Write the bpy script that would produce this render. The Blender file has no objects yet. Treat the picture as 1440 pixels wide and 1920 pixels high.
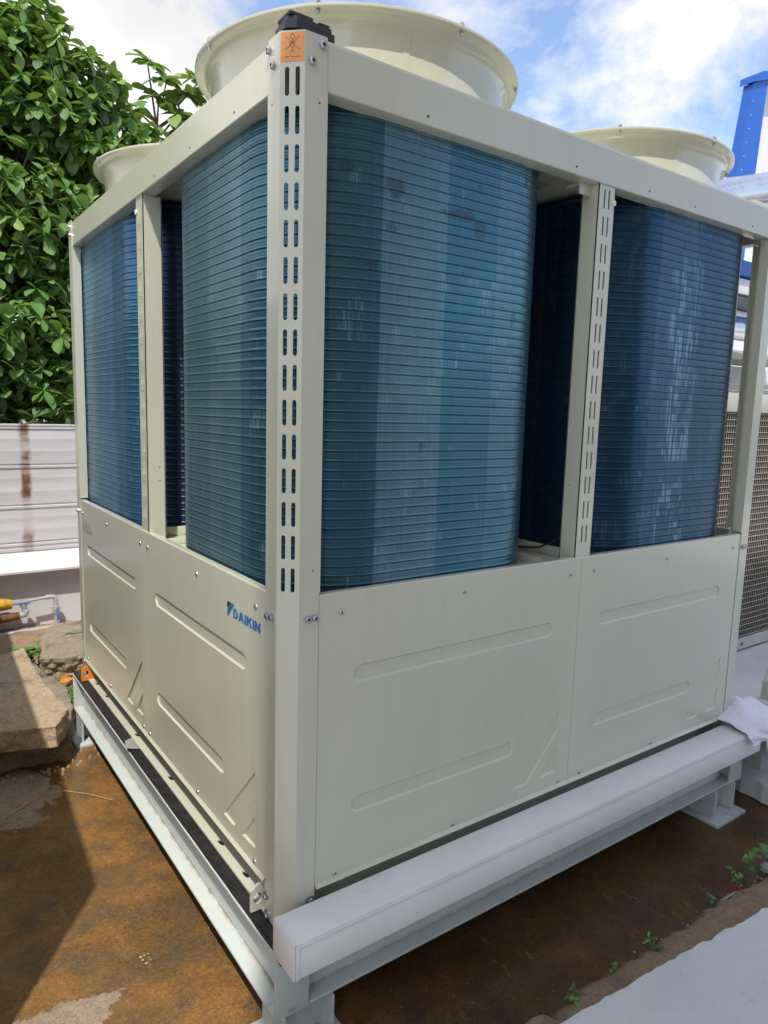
import bpy, bmesh, math, random
from mathutils import Vector, Matrix
from mathutils.geometry import tessellate_polygon
random.seed(7)
sc = bpy.context.scene
PI = math.pi
GZ = -0.45                     # ground level (z = 0 is the lower edge of the side panels)
L = 2.26                       # side of the square unit

# ------------------------------------------------------------------ camera
cam = bpy.data.cameras.new('camera'); co = bpy.data.objects.new('camera', cam)
sc.collection.objects.link(co); sc.camera = co
cf = Vector((0.57695675, 0.80471849, -0.13981792)); cr = Vector((0.81468026, -0.57923402, 0.02800035)); cu = Vector((0.0584549, 0.13006189, 0.98978125))
CAM = Vector((-0.79935, -1.52794, 1.28744))
co.matrix_world = Matrix(((cr.x, cu.x, -cf.x, CAM.x), (cr.y, cu.y, -cf.y, CAM.y), (cr.z, cu.z, -cf.z, CAM.z), (0, 0, 0, 1)))
cam.sensor_fit = 'HORIZONTAL'; cam.sensor_width = 36; cam.lens = 36*1326.9/1440
cam.clip_start = 0.05; cam.clip_end = 2000

# ------------------------------------------------------------------ light
SUN = Vector((-0.37, -0.52, 1.0)).normalized()      # towards the sun
SKY_STRENGTH = 0.15
w = bpy.data.worlds.new('World'); sc.world = w; w.use_nodes = True
nt = w.node_tree; nt.nodes.clear()
def nd(t, typ, **kw):
    n = t.nodes.new(typ)
    for k, v in kw.items():
        if k in n.inputs: n.inputs[k].default_value = v
        else: setattr(n, k, v)
    return n
sky = nd(nt, 'ShaderNodeTexSky', sky_type='NISHITA', sun_disc=False, sun_elevation=math.asin(SUN.z),
         sun_rotation=math.atan2(SUN.x, SUN.y), air_density=1.0, dust_density=1.2, ozone_density=1.5)
tc = nd(nt, 'ShaderNodeTexCoord')
mp = nd(nt, 'ShaderNodeMapping'); mp.inputs['Scale'].default_value = (1.0, 1.0, 1.7); mp.inputs['Location'].default_value = (0.35, 0.1, 0.0)
nt.links.new(tc.outputs['Generated'], mp.inputs['Vector'])
nz = nd(nt, 'ShaderNodeTexNoise', Scale=3.1, Detail=10.0, Roughness=0.62, Distortion=0.25)
nt.links.new(mp.outputs[0], nz.inputs['Vector'])
cr1 = nd(nt, 'ShaderNodeValToRGB'); cr1.color_ramp.elements[0].position = 0.50; cr1.color_ramp.elements[1].position = 0.66
# a thicker bank of cloud towards the left of the view (+y, -x)
dt = nd(nt, 'ShaderNodeVectorMath', operation='DOT_PRODUCT'); dt.inputs[1].default_value = (-0.50, 0.83, 0.25)
nt.links.new(tc.outputs['Generated'], dt.inputs[0])
mr = nd(nt, 'ShaderNodeMapRange'); mr.inputs['From Min'].default_value = 0.35; mr.inputs['From Max'].default_value = 0.75
mr.inputs['To Min'].default_value = 0.0; mr.inputs['To Max'].default_value = 0.24
nt.links.new(dt.outputs['Value'], mr.inputs['Value'])
ad = nd(nt, 'ShaderNodeMath', operation='ADD'); nt.links.new(nz.outputs['Fac'], ad.inputs[0]); nt.links.new(mr.outputs[0], ad.inputs[1])
nt.links.new(ad.outputs[0], cr1.inputs['Fac'])
nz2 = nd(nt, 'ShaderNodeTexNoise', Scale=3.2, Detail=5.0)
nt.links.new(mp.outputs[0], nz2.inputs['Vector'])
cr2 = nd(nt, 'ShaderNodeValToRGB')
cr2.color_ramp.elements[0].position = 0.35; cr2.color_ramp.elements[0].color = (4.0, 3.95, 4.0, 1)
cr2.color_ramp.elements[1].position = 0.65; cr2.color_ramp.elements[1].color = (5.4, 5.25, 5.15, 1)
nt.links.new(nz2.outputs['Fac'], cr2.inputs['Fac'])
sb = nd(nt, 'ShaderNodeMixRGB', blend_type='MULTIPLY', Fac=1.0); sb.inputs[2].default_value = (1.22, 1.18, 1.18, 1)
nt.links.new(sky.outputs[0], sb.inputs[1])
mx = nd(nt, 'ShaderNodeMixRGB')
nt.links.new(cr1.outputs[0], mx.inputs[0]); nt.links.new(sb.outputs[0], mx.inputs[1]); nt.links.new(cr2.outputs[0], mx.inputs[2])
bg = nd(nt, 'ShaderNodeBackground', Strength=SKY_STRENGTH); out = nd(nt, 'ShaderNodeOutputWorld')
nt.links.new(mx.outputs[0], bg.inputs['Color']); nt.links.new(bg.outputs[0], out.inputs[0])
sl = bpy.data.lights.new('sun', 'SUN'); sl.energy = 2.7; sl.angle = math.radians(0.55); sl.color = (1.0, 0.95, 0.87)
so = bpy.data.objects.new('sun', sl); sc.collection.objects.link(so); so.rotation_euler = (-SUN).to_track_quat('-Z', 'Y').to_euler()
so.location = (0, 0, 12)
vs = sc.view_settings; vs.view_transform = 'Standard'; vs.look = 'None'; vs.gamma = 1.0; vs.use_curve_mapping = False
vs.exposure = 0.60
sc.cycles.max_bounces = 8; sc.cycles.use_denoising = True

# ------------------------------------------------------------------ material helper
class M:
    def __init__(s, name, color=(.5, .5, .5), rough=.5, metal=0., spec=.5, coat=0.):
        s.m = bpy.data.materials.new(name); s.m.use_nodes = True; s.t = s.m.node_tree
        s.b = s.t.nodes['Principled BSDF']; s.o = s.t.nodes['Material Output']
        s.b.inputs['Base Color'].default_value = (*color, 1); s.b.inputs['Roughness'].default_value = rough
        s.b.inputs['Metallic'].default_value = metal; s.b.inputs['Specular IOR Level'].default_value = spec
        s.b.inputs['Coat Weight'].default_value = coat; s.b.inputs['Coat Roughness'].default_value = .11
        s.p = None
    def n(s, typ, **kw): return nd(s.t, typ, **kw)
    def l(s, a, b): s.t.links.new(a, b)
    def pos(s):
        if not s.p: s.p = s.n('ShaderNodeNewGeometry').outputs['Position']
        return s.p
    def map(s, scale=(1, 1, 1), loc=(0, 0, 0), src=None):
        m = s.n('ShaderNodeMapping'); m.inputs['Scale'].default_value = scale; m.inputs['Location'].default_value = loc
        s.l(src or s.pos(), m.inputs['Vector']); return m.outputs[0]
    def noise(s, scale, detail=4., rough=.55, vec=None, dist=0.):
        n = s.n('ShaderNodeTexNoise', Scale=scale, Detail=detail, Roughness=rough, Distortion=dist)
        s.l(vec or s.pos(), n.inputs['Vector']); return n.outputs['Fac']
    def ramp(s, fac, stops):
        r = s.n('ShaderNodeValToRGB'); e = r.color_ramp.elements
        while len(e) < len(stops): e.new(.5)
        for i, (p, c) in enumerate(stops):
            e[i].position = p; e[i].color = (*c, 1) if isinstance(c, tuple) else (c, c, c, 1)
        s.l(fac, r.inputs['Fac']); return r.outputs[0]
    def mix(s, fac, a, b, mode='MIX'):
        m = s.n('ShaderNodeMixRGB', blend_type=mode)
        for i, v in enumerate((fac, a, b)):
            if isinstance(v, (int, float)): m.inputs[i].default_value = v if i == 0 else (v, v, v, 1)
            elif isinstance(v, tuple): m.inputs[i].default_value = (*v, 1)
            else: s.l(v, m.inputs[i])
        return m.outputs[0]
    def math(s, op, a, b=0.):
        m = s.n('ShaderNodeMath', operation=op)
        for i, v in enumerate((a, b)):
            if isinstance(v, (int, float)): m.inputs[i].default_value = v
            else: s.l(v, m.inputs[i])
        return m.outputs[0]
    def col(s, c): s.l(c, s.b.inputs['Base Color']); return s
    def rgh(s, r): s.l(r, s.b.inputs['Roughness']); return s
    def bump(s, h, strength=.3, dist=.01):
        b = s.n('ShaderNodeBump', Strength=strength, Distance=dist); s.l(h, b.inputs['Height']); s.l(b.outputs[0], s.b.inputs['Normal']); return s

def simple(name, c, rough=.5, metal=0., var=.12, scale=9., bump=0., bscale=60., coat=0., spec=.5):
    m = M(name, c, rough, metal, spec, coat)
    f = m.noise(scale, 5)
    d = tuple(max(0, x*(1-var)) for x in c); e = tuple(min(1, x*(1+var)) for x in c)
    m.col(m.ramp(f, [(.3, d), (.7, e)]))
    m.rgh(m.ramp(f, [(.3, max(.02, rough-.05)), (.7, min(1, rough+.08))]))
    if bump: m.bump(m.noise(bscale, 6), bump)
    return m

# cream powder-coated sheet
def cream_mat():
    m = M('cream_paint', (.55, .54, .44), .2, coat=.7)
    f = m.noise(3.0, 4); g = m.noise(60, 3)
    c = m.ramp(f, [(.3, (.575, .58, .46)), (.7, (.605, .605, .48))])
    dust = m.ramp(m.noise(2.2, 3, .5, m.map((1, 1, .5))), [(.40, 0.), (.8, .25)])
    c = m.mix(dust, c, (.50, .46, .37))
    m.col(c); m.b.inputs['Roughness'].default_value = .24
    sk = m.ramp(m.noise(26, 7, .7, m.map((1, 1, .06))), [(.50, 0.), (.85, .16)])
    c = m.mix(sk, c, (.36, .33, .26)); m.col(c)
    m.bump(m.noise(1.7, 1), .16, .02)
    return m.m
def steel_green():
    m = M('pale_green_steel_paint', (.55, .62, .60), .42)
    c = m.ramp(m.noise(6, 6), [(.3, (.50, .55, .53)), (.7, (.57, .61, .58))])
    sep = m.n('ShaderNodeSeparateXYZ'); m.l(m.pos(), sep.inputs[0])
    # rust bleeding along the weld between web and lower flange, and on the foot plates
    zz = m.math('ABSOLUTE', m.math('ADD', sep.outputs['Z'], .2975))
    wx = m.math('ABSOLUTE', m.math('SUBTRACT', sep.outputs['X'], .013)); wy = m.math('ABSOLUTE', m.math('SUBTRACT', sep.outputs['Y'], .012))
    near = m.math('MULTIPLY', m.ramp(zz, [(.0, 1.), (.010, 0.)]), m.ramp(m.math('MINIMUM', wx, m.math('ADD', wy, .006)), [(.004, 1.), (.016, 0.)]))
    ru = m.math('MULTIPLY', near, m.ramp(m.noise(22, 6, .7), [(.38, 0.), (.60, .9)]))
    c = m.mix(ru, c, (.30, .15, .055))
    low = m.ramp(m.math('ADD', sep.outputs['Z'], .45), [(.0, 1.), (.03, 0.)])
    c = m.mix(m.math('MULTIPLY', low, m.ramp(m.noise(30, 6), [(.56, 0.), (.66, .8)])), c, (.20, .09, .03))
    c = m.mix(m.ramp(m.noise(14, 8, .7), [(.6, 0.), (.75, .3)]), c, (.35, .33, .26))
    m.col(c); m.bump(m.noise(90, 4), .08)
    return m.m
def coil_mat():
    m = M('blue_coated_fins', (.05, .15, .22), .3, .68)
    uv = m.n('ShaderNodeUVMap', uv_map='UVMap').outputs[0]
    su = m.n('ShaderNodeSeparateXYZ'); m.l(uv, su.inputs[0]); u = su.outputs['X']
    sp = m.n('ShaderNodeSeparateXYZ'); m.l(m.pos(), sp.inputs[0]); z = sp.outputs['Z']
    row = m.math('FLOOR', m.math('DIVIDE', m.math('SUBTRACT', z, .7902), .026))
    def wn(a, b, seed):
        cb = m.n('ShaderNodeCombineXYZ'); m.l(a, cb.inputs[0]); 
        if isinstance(b, (int, float)): cb.inputs[1].default_value = b
        else: m.l(b, cb.inputs[1])
        cb.inputs[2].default_value = seed
        w_ = m.n('ShaderNodeTexWhiteNoise', noise_dimensions='3D'); m.l(cb.outputs[0], w_.inputs['Vector']); return w_.outputs['Value']
    fl = lambda x, s: m.math('FLOOR', m.math('MULTIPLY', x, 1/s))
    geo = m.n('ShaderNodeNewGeometry')
    oi = m.n('ShaderNodeObjectInfo')
    # upright reflection bands of leaning fin packs, painted into the base colour
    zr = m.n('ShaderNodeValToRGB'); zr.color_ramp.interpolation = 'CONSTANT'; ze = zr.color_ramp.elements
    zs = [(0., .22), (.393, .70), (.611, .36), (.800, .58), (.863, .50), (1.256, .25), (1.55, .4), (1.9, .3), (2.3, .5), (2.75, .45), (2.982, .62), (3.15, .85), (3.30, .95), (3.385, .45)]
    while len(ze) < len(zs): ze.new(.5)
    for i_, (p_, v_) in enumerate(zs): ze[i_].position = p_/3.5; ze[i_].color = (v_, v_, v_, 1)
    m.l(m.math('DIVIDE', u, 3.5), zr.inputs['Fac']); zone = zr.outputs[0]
    streak = wn(fl(u, .0035), row, 4.0)
    vstreak = wn(fl(u, .0045), fl(m.math('ADD', row, m.math('MULTIPLY', wn(fl(u, .0045), 8.0, 3.0), 5.)), 5.), 9.0)
    cb = m.n('ShaderNodeCombineXYZ'); m.l(m.math('MULTIPLY', fl(u, .012), .05), cb.inputs[0]); m.l(m.math('MULTIPLY', row, .10), cb.inputs[1])
    # position separates one coil from the next
    po = m.n('ShaderNodeVectorMath', operation='ADD'); m.l(cb.outputs[0], po.inputs[0])
    pm = m.n('ShaderNodeVectorMath', operation='SCALE'); pm.inputs['Scale'].default_value = .8
    m.l(m.pos(), pm.inputs[0]); m.l(pm.outputs[0], po.inputs[1])
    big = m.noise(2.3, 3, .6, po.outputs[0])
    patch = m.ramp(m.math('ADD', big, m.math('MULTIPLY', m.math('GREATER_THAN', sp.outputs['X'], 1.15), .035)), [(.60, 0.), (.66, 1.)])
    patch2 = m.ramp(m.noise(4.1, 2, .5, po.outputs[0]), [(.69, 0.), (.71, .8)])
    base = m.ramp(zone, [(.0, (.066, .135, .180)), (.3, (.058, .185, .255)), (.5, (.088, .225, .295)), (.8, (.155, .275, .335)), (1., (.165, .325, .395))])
    cl = m.ramp(m.noise(1.6, 4, .6), [(.3, (.62, .68, .78)), (.7, (1.1, 1.06, 1.0))])
    base = m.mix(1., base, cl, 'MULTIPLY')
    fine = m.ramp(wn(fl(u, .0030), 5.0, 2.0), [(.0, .92), (1., 1.07)])
    base = m.mix(1., base, fine, 'MULTIPLY')
    # three scored lines inside each row
    fr = m.math('FRACT', m.math('DIVIDE', m.math('SUBTRACT', z, .7902), .026))
    ln = m.ramp(fr, [(.0, .72), (.07, .95), (.12, 1.15), (.3, 1.0), (.34, .68), (.38, 1.0), (.58, 1.03), (.62, .66), (.66, 1.0), (.84, .96), (1., .66)])
    base = m.mix(1., base, ln, 'MULTIPLY')
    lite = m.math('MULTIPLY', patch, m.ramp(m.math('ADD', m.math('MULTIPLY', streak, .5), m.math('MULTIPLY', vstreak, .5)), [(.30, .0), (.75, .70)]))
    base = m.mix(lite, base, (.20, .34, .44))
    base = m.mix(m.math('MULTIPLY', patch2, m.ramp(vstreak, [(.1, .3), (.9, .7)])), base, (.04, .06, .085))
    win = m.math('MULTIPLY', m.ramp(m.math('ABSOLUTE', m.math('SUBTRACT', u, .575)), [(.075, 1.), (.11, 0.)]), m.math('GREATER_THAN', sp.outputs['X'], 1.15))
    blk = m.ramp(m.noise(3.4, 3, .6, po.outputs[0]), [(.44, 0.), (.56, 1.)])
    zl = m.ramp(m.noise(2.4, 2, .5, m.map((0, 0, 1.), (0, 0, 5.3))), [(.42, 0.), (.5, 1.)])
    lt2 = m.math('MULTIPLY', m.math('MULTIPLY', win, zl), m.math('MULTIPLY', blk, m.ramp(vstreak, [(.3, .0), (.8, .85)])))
    nick = m.ramp(streak, [(.9985, 0.), (.9988, 1.)])
    base = m.mix(m.math('MULTIPLY', nick, .0), base, (.5, .6, .66))
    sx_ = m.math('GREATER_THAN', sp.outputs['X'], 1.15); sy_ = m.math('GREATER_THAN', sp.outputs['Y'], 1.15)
    gap = m.math('MULTIPLY', sy_, m.ramp(m.math('ABSOLUTE', m.math('SUBTRACT', u, .55)), [(.40, 1.), (.44, 0.)]))
    base = m.mix(gap, base, (.020, .034, .056))  # shade of the recess between coils painted onto the gap-facing fins
    for (bx, bz, sx1, sz1) in ((.330, 1.865, .034, .028), (.560, 1.835, .070, .020), (.635, 1.81, .026, .032)):
        v = m.n('ShaderNodeVectorMath', operation='LENGTH'); m.l(m.map((1/sx1, 0, 1/sz1), (-bx/sx1, 0, -bz/sz1)), v.inputs[0])
        kk = m.math('ADD', v.outputs['Value'], m.math('MULTIPLY', m.math('SUBTRACT', m.noise(38, 5), .5), 1.6))
        near_ = m.math('MULTIPLY', m.ramp(kk, [(.7, .55), (1.1, 0.)]), m.math('LESS_THAN', sp.outputs['Y'], .2))
        base = m.mix(near_, base, (.050, .058, .070))
    base = m.mix(sx_, base, m.mix(1., base, (.36, .45, .60), 'MULTIPLY'))  # right-hand coils: dimmer reflection at this view angle painted into the colour
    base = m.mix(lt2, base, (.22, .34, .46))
    base = m.mix(sy_, base, m.mix(1., base, (.95, 1.1, 1.45), 'MULTIPLY'))  # rear coils: bluer sunlit look put into the colour
    m.col(base)
    m.rgh(m.ramp(zone, [(0., .24), (1., .36)]))
    m.bump(wn(fl(u, .0030), 5.0, 2.0), .05, .0015)
    return m.m
def ground_mat():
    m = M('wet_rust_stained_concrete', (.1, .05, .02), .5)
    p = m.pos()
    base = m.ramp(m.noise(2.2, 8, .66), [(.25, (.090, .052, .023)), (.42, (.160, .085, .028)), (.56, (.255, .128, .038)), (.70, (.185, .115, .055)), (.85, (.125, .082, .044))])
    gr = m.ramp(m.noise(7, 8, .7, m.map(loc=(4, 2, 0))), [(.42, 0.), (.66, .85)])
    base = m.mix(gr, base, (.095, .070, .045))
    base = m.mix(1., base, m.ramp(m.noise(60, 6, .7), [(.3, .74), (.7, 1.26)]), 'MULTIPLY')
    # the strip on the right is darker: wet, with shade painted into the colour
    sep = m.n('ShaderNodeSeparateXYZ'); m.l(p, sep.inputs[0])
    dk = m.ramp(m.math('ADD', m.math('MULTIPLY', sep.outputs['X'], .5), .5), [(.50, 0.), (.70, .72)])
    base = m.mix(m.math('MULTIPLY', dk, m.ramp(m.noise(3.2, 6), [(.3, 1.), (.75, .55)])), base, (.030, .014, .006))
    # dry blotches
    def blob(cx, cy, sx, sy, edge=.3):
        v = m.n('ShaderNodeVectorMath', operation='LENGTH'); m.l(m.map((1/sx, 1/sy, 0), (-cx/sx, -cy/sy, 0)), v.inputs[0])
        k = m.math('ADD', v.outputs['Value'], m.math('ADD', m.math('MULTIPLY', m.math('SUBTRACT', m.noise(6, 7, .62), .5), 1.5), m.math('MULTIPLY', m.math('SUBTRACT', m.noise(34, 6, .7), .5), .9)))
        return m.ramp(k, [(.92, 1.), (.98, 0.)])
    d = m.math('MAXIMUM', blob(-.43, 1.78, .22, .26), blob(-.52, .41, .20, .09))
    d = m.math('MAXIMUM', d, blob(-.30, 2.30, .28, .22))
    d = m.math('MAXIMUM', d, m.math('MULTIPLY', blob(.36, -.42, .26, .13), .45))
    drc = m.ramp(m.noise(18, 8, .7), [(.3, (.22, .16, .11)), (.7, (.36, .28, .20))])
    base = m.mix(d, base, drc)
    base = m.mix(1., base, m.ramp(m.noise(150, 5, .75), [(.32, .62), (.68, 1.38)]), 'MULTIPLY')
    base = m.mix(m.ramp(m.noise(26, 8, .75, m.map((1, .35, 1), (2, 5, 0))), [(.58, 0.), (.70, .55)]), base, (.27, .19, .11))
    sp = m.ramp(m.noise(95, 2), [(.76, 0.), (.775, .35)])
    base = m.mix(sp, base, (.42, .34, .24))
    m.col(base)
    wet = m.ramp(m.noise(4, 6), [(.35, .10), (.68, .42)])
    m.rgh(m.mix(d, wet, .92)); m.b.inputs['Specular IOR Level'].default_value = .45
    m.bump(m.math('ADD', m.noise(70, 8, .7), m.math('MULTIPLY', m.noise(9, 6), 1.2)), .16, .005)
    return m.m
def stone_mat(name, a, b, moss=.0):
    m = M(name, a, .92, spec=.25)
    c = m.ramp(m.noise(9, 9, .68), [(.28, a), (.5, b), (.75, tuple(x*.8 for x in b))])
    c = m.mix(1., c, m.ramp(m.noise(70, 6, .7), [(.3, .7), (.7, 1.25)]), 'MULTIPLY')
    c = m.mix(m.ramp(m.noise(5, 8, .7, m.map(loc=(3, 1, 2))), [(.52, 0.), (.68, .75)]), c, (.11, .085, .06))
    m.col(c); m.bump(m.math('ADD', m.noise(45, 8, .7), m.noise(12, 6)), .7, .015)
    return m.m
def white_floor():
    m = M('pale_painted_floor', (.62, .62, .63), .6)
    c = m.ramp(m.noise(3, 8, .6), [(.3, (.60, .595, .575)), (.7, (.655, .65, .63))])
    c = m.mix(m.ramp(m.noise(17, 9, .75), [(.56, 0.), (.72, .45)]), c, (.42, .39, .35))
    c = m.mix(m.ramp(m.noise(2.2, 6, .65), [(.50, 0.), (.75, .30)]), c, (.45, .44, .43))
    c = m.mix(m.ramp(m.noise(90, 3), [(.67, 0.), (.71, .6)]), c, (.33, .31, .29))
    m.col(c); m.bump(m.noise(55, 6), .12); return m.m
def fence_mat():
    m = M('weathered_white_sheet', (.62, .60, .60), .55)
    c = m.ramp(m.noise(3, 7, .65, m.map((.5, .5, 4))), [(.3, (.53, .515, .515)), (.7, (.64, .625, .62))])
    c = m.mix(m.ramp(m.noise(14, 7, .7, m.map((.3, .3, 2.5))), [(.55, 0.), (.75, .35)]), c, (.38, .35, .33))
    sep = m.n('ShaderNodeSeparateXYZ'); m.l(m.pos(), sep.inputs[0])
    dx = m.math('ABSOLUTE', m.math('SUBTRACT', sep.outputs['X'], .108))
    k = m.math('ADD', dx, m.math('MULTIPLY', m.math('SUBTRACT', m.noise(11, 6), .5), .055))
    band = m.ramp(k, [(.018, 1.), (.045, 0.)])
    bl = m.ramp(m.noise(5.5, 5, .6, m.map((.2, .2, 1.), (0, 0, 3.1))), [(.42, .12), (.56, 1.)])
    rc = m.ramp(m.noise(24, 7), [(.35, (.10, .05, .03)), (.6, (.26, .13, .06)), (.8, (.40, .30, .22))])
    c = m.mix(m.math('MULTIPLY', band, bl), c, rc)
    m.col(c); m.bump(m.noise(30, 6), .06); return m.m
def wall_mat():
    m = M('old_white_wall_paint', (.74, .73, .72), .75)
    c = m.ramp(m.noise(4, 7), [(.3, (.58, .57, .56)), (.7, (.66, .65, .64))])
    c = m.mix(m.ramp(m.noise(9, 8, .7, m.map((1, 1, .3))), [(.58, 0.), (.75, .4)]), c, (.42, .38, .33))
    m.col(c); m.bump(m.noise(40, 6), .1); return m.m
def leaf_mat(name, a, b):
    m = M(name, a, .55)
    oi = m.n('ShaderNodeNewGeometry')
    c = m.mix(m.noise(3.5, 3), a, b)
    c = m.mix(1., c, m.ramp(m.noise(38, 3), [(.3, .8), (.7, 1.2)]), 'MULTIPLY')
    m.col(c)
    tr = m.n('ShaderNodeBsdfTranslucent'); g = m.mix(.55, c, (.35, .55, .05)); m.l(g, tr.inputs['Color'])
    ms = m.n('ShaderNodeMixShader', Fac=.25); m.l(m.b.outputs[0], ms.inputs[1]); m.l(tr.outputs[0], ms.inputs[2]); m.l(ms.outputs[0], m.o.inputs['Surface'])
    return m.m

def trunk_mat():
    m = M('white_trunking_plastic', (.78, .78, .78), .34)
    c = m.ramp(m.noise(4, 5), [(.3, (.74, .735, .715)), (.7, (.795, .79, .77))])
    c = m.mix(m.ramp(m.noise(12, 8, .72, m.map((.35, 1, 1))), [(.54, 0.), (.78, .25)]), c, (.50, .48, .45))
    c = m.mix(m.ramp(m.noise(160, 2, .5, m.map((.05, 1, 1))), [(.68, 0.), (.74, .35)]), c, (.42, .41, .40))
    c = m.mix(m.ramp(m.noise(55, 3), [(.72, 0.), (.76, .5)]), c, (.35, .32, .28))
    m.col(c); m.rgh(m.ramp(m.noise(9, 6), [(.3, .28), (.7, .48)])); m.bump(m.noise(3, 3), .10, .01); return m.m

MAT = dict(
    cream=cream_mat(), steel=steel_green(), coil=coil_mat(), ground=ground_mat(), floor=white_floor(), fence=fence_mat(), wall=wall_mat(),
    core=simple('coil_core_dark', (.012, .045, .08), .6).m,
    bolt=simple('zinc_bolt', (.52, .52, .56), .3, .95).m, bolthole=simple('dark_hole', (.01, .01, .01), .9).m,
    black=simple('black_plastic', (.022, .021, .027), .38).m,
    rubber=simple('black_rubber', (.020, .018, .020), .5, var=.35, scale=25, bump=.2).m,
    orange=simple('orange_label', (.80, .33, .09), .4, var=.04).m, lug_orange=simple('orange_paint', (.75, .25, .02), .45).m,
    ink=simple('dark_ink', (.12, .08, .12), .5).m,
    blue_ink=simple('logo_blue', (.015, .15, .42), .3, var=.03).m, black_ink=simple('logo_black', (.012, .012, .014), .3).m,
    model_ink=simple('model_ink', (.20, .22, .13), .4).m,
    trunk=trunk_mat(),
    rust=simple('rusty_steel', (.18, .07, .025), .85, var=.6, scale=30, bump=.4).m,
    greybox=simple('grey_steel_box', (.30, .30, .30), .5, var=.1).m,
    cloth=simple('white_cloth', (.80, .78, .86), .9, var=.03, scale=30, bump=.12, bscale=300).m,
    rockA=stone_mat('broken_concrete', (.36, .26, .165), (.48, .36, .24)),
    rockB=stone_mat('grey_old_concrete', (.24, .20, .15), (.34, .28, .20)),
    kerb=stone_mat('earthy_concrete_edge', (.28, .18, .10), (.34, .24, .15)),
    pvc=simple('grey_pvc', (.42, .43, .46), .35, var=.08).m, pvcblue=simple('blue_valve_handle', (.13, .20, .42), .4, var=.5, scale=60).m,
    foam=simple('yellow_foam', (.55, .30, .03), .8, var=.35, scale=30, bump=.5).m, tape=simple('brown_wrap', (.17, .085, .03), .75, var=.5, scale=40, bump=.5).m,
    bark=simple('tree_bark', (.12, .09, .065), .9, var=.4, scale=25, bump=.6).m,
    stem=simple('green_stem', (.10, .16, .04), .6).m,
    leaf1=leaf_mat('leaf_dark', (.068, .14, .045), (.095, .18, .060)), leaf2=leaf_mat('leaf_mid', (.10, .215, .050), (.15, .28, .065)),
    leaf3=leaf_mat('leaf_young', (.19, .32, .07), (.27, .39, .10)), deadleaf=simple('dry_leaf', (.42, .27, .13), .8, var=.4, scale=40).m,
    bluewall=simple('blue_sheet', (.012, .11, .50), .35, var=.08).m, whitewall=simple('white_cladding', (.74, .74, .75), .5, var=.05).m,
    alu=simple('aluminium_cladding', (.70, .70, .74), .26, .85, var=.08, scale=12, bump=.15, bscale=14).m,
    darkgrey=simple('dark_grey_metal', (.06, .06, .065), .5).m, unitgrey=simple('beige_unit_paint', (.45, .43, .37), .4, var=.08).m,
    wire=simple('beige_wire', (.38, .34, .26), .45).m, copper=simple('dusty_brown_fin', (.022, .012, .008), .7, var=.6, scale=8).m,
    block_grey=simple('shade_block_grey', (.40, .36, .29), .85, var=.1, scale=2).m,
    cable=simple('black_cable', (.012, .012, .012), .4).m, straw=simple('dry_straw', (.45, .34, .12), .7).m,
    red=simple('red_wire', (.55, .02, .02), .4).m, clear=simple('pale_plastic', (.30, .30, .29), .25).m, chip=simple('pale_chip', (.34, .28, .20), .8, var=.4, scale=90).m,
)

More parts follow.
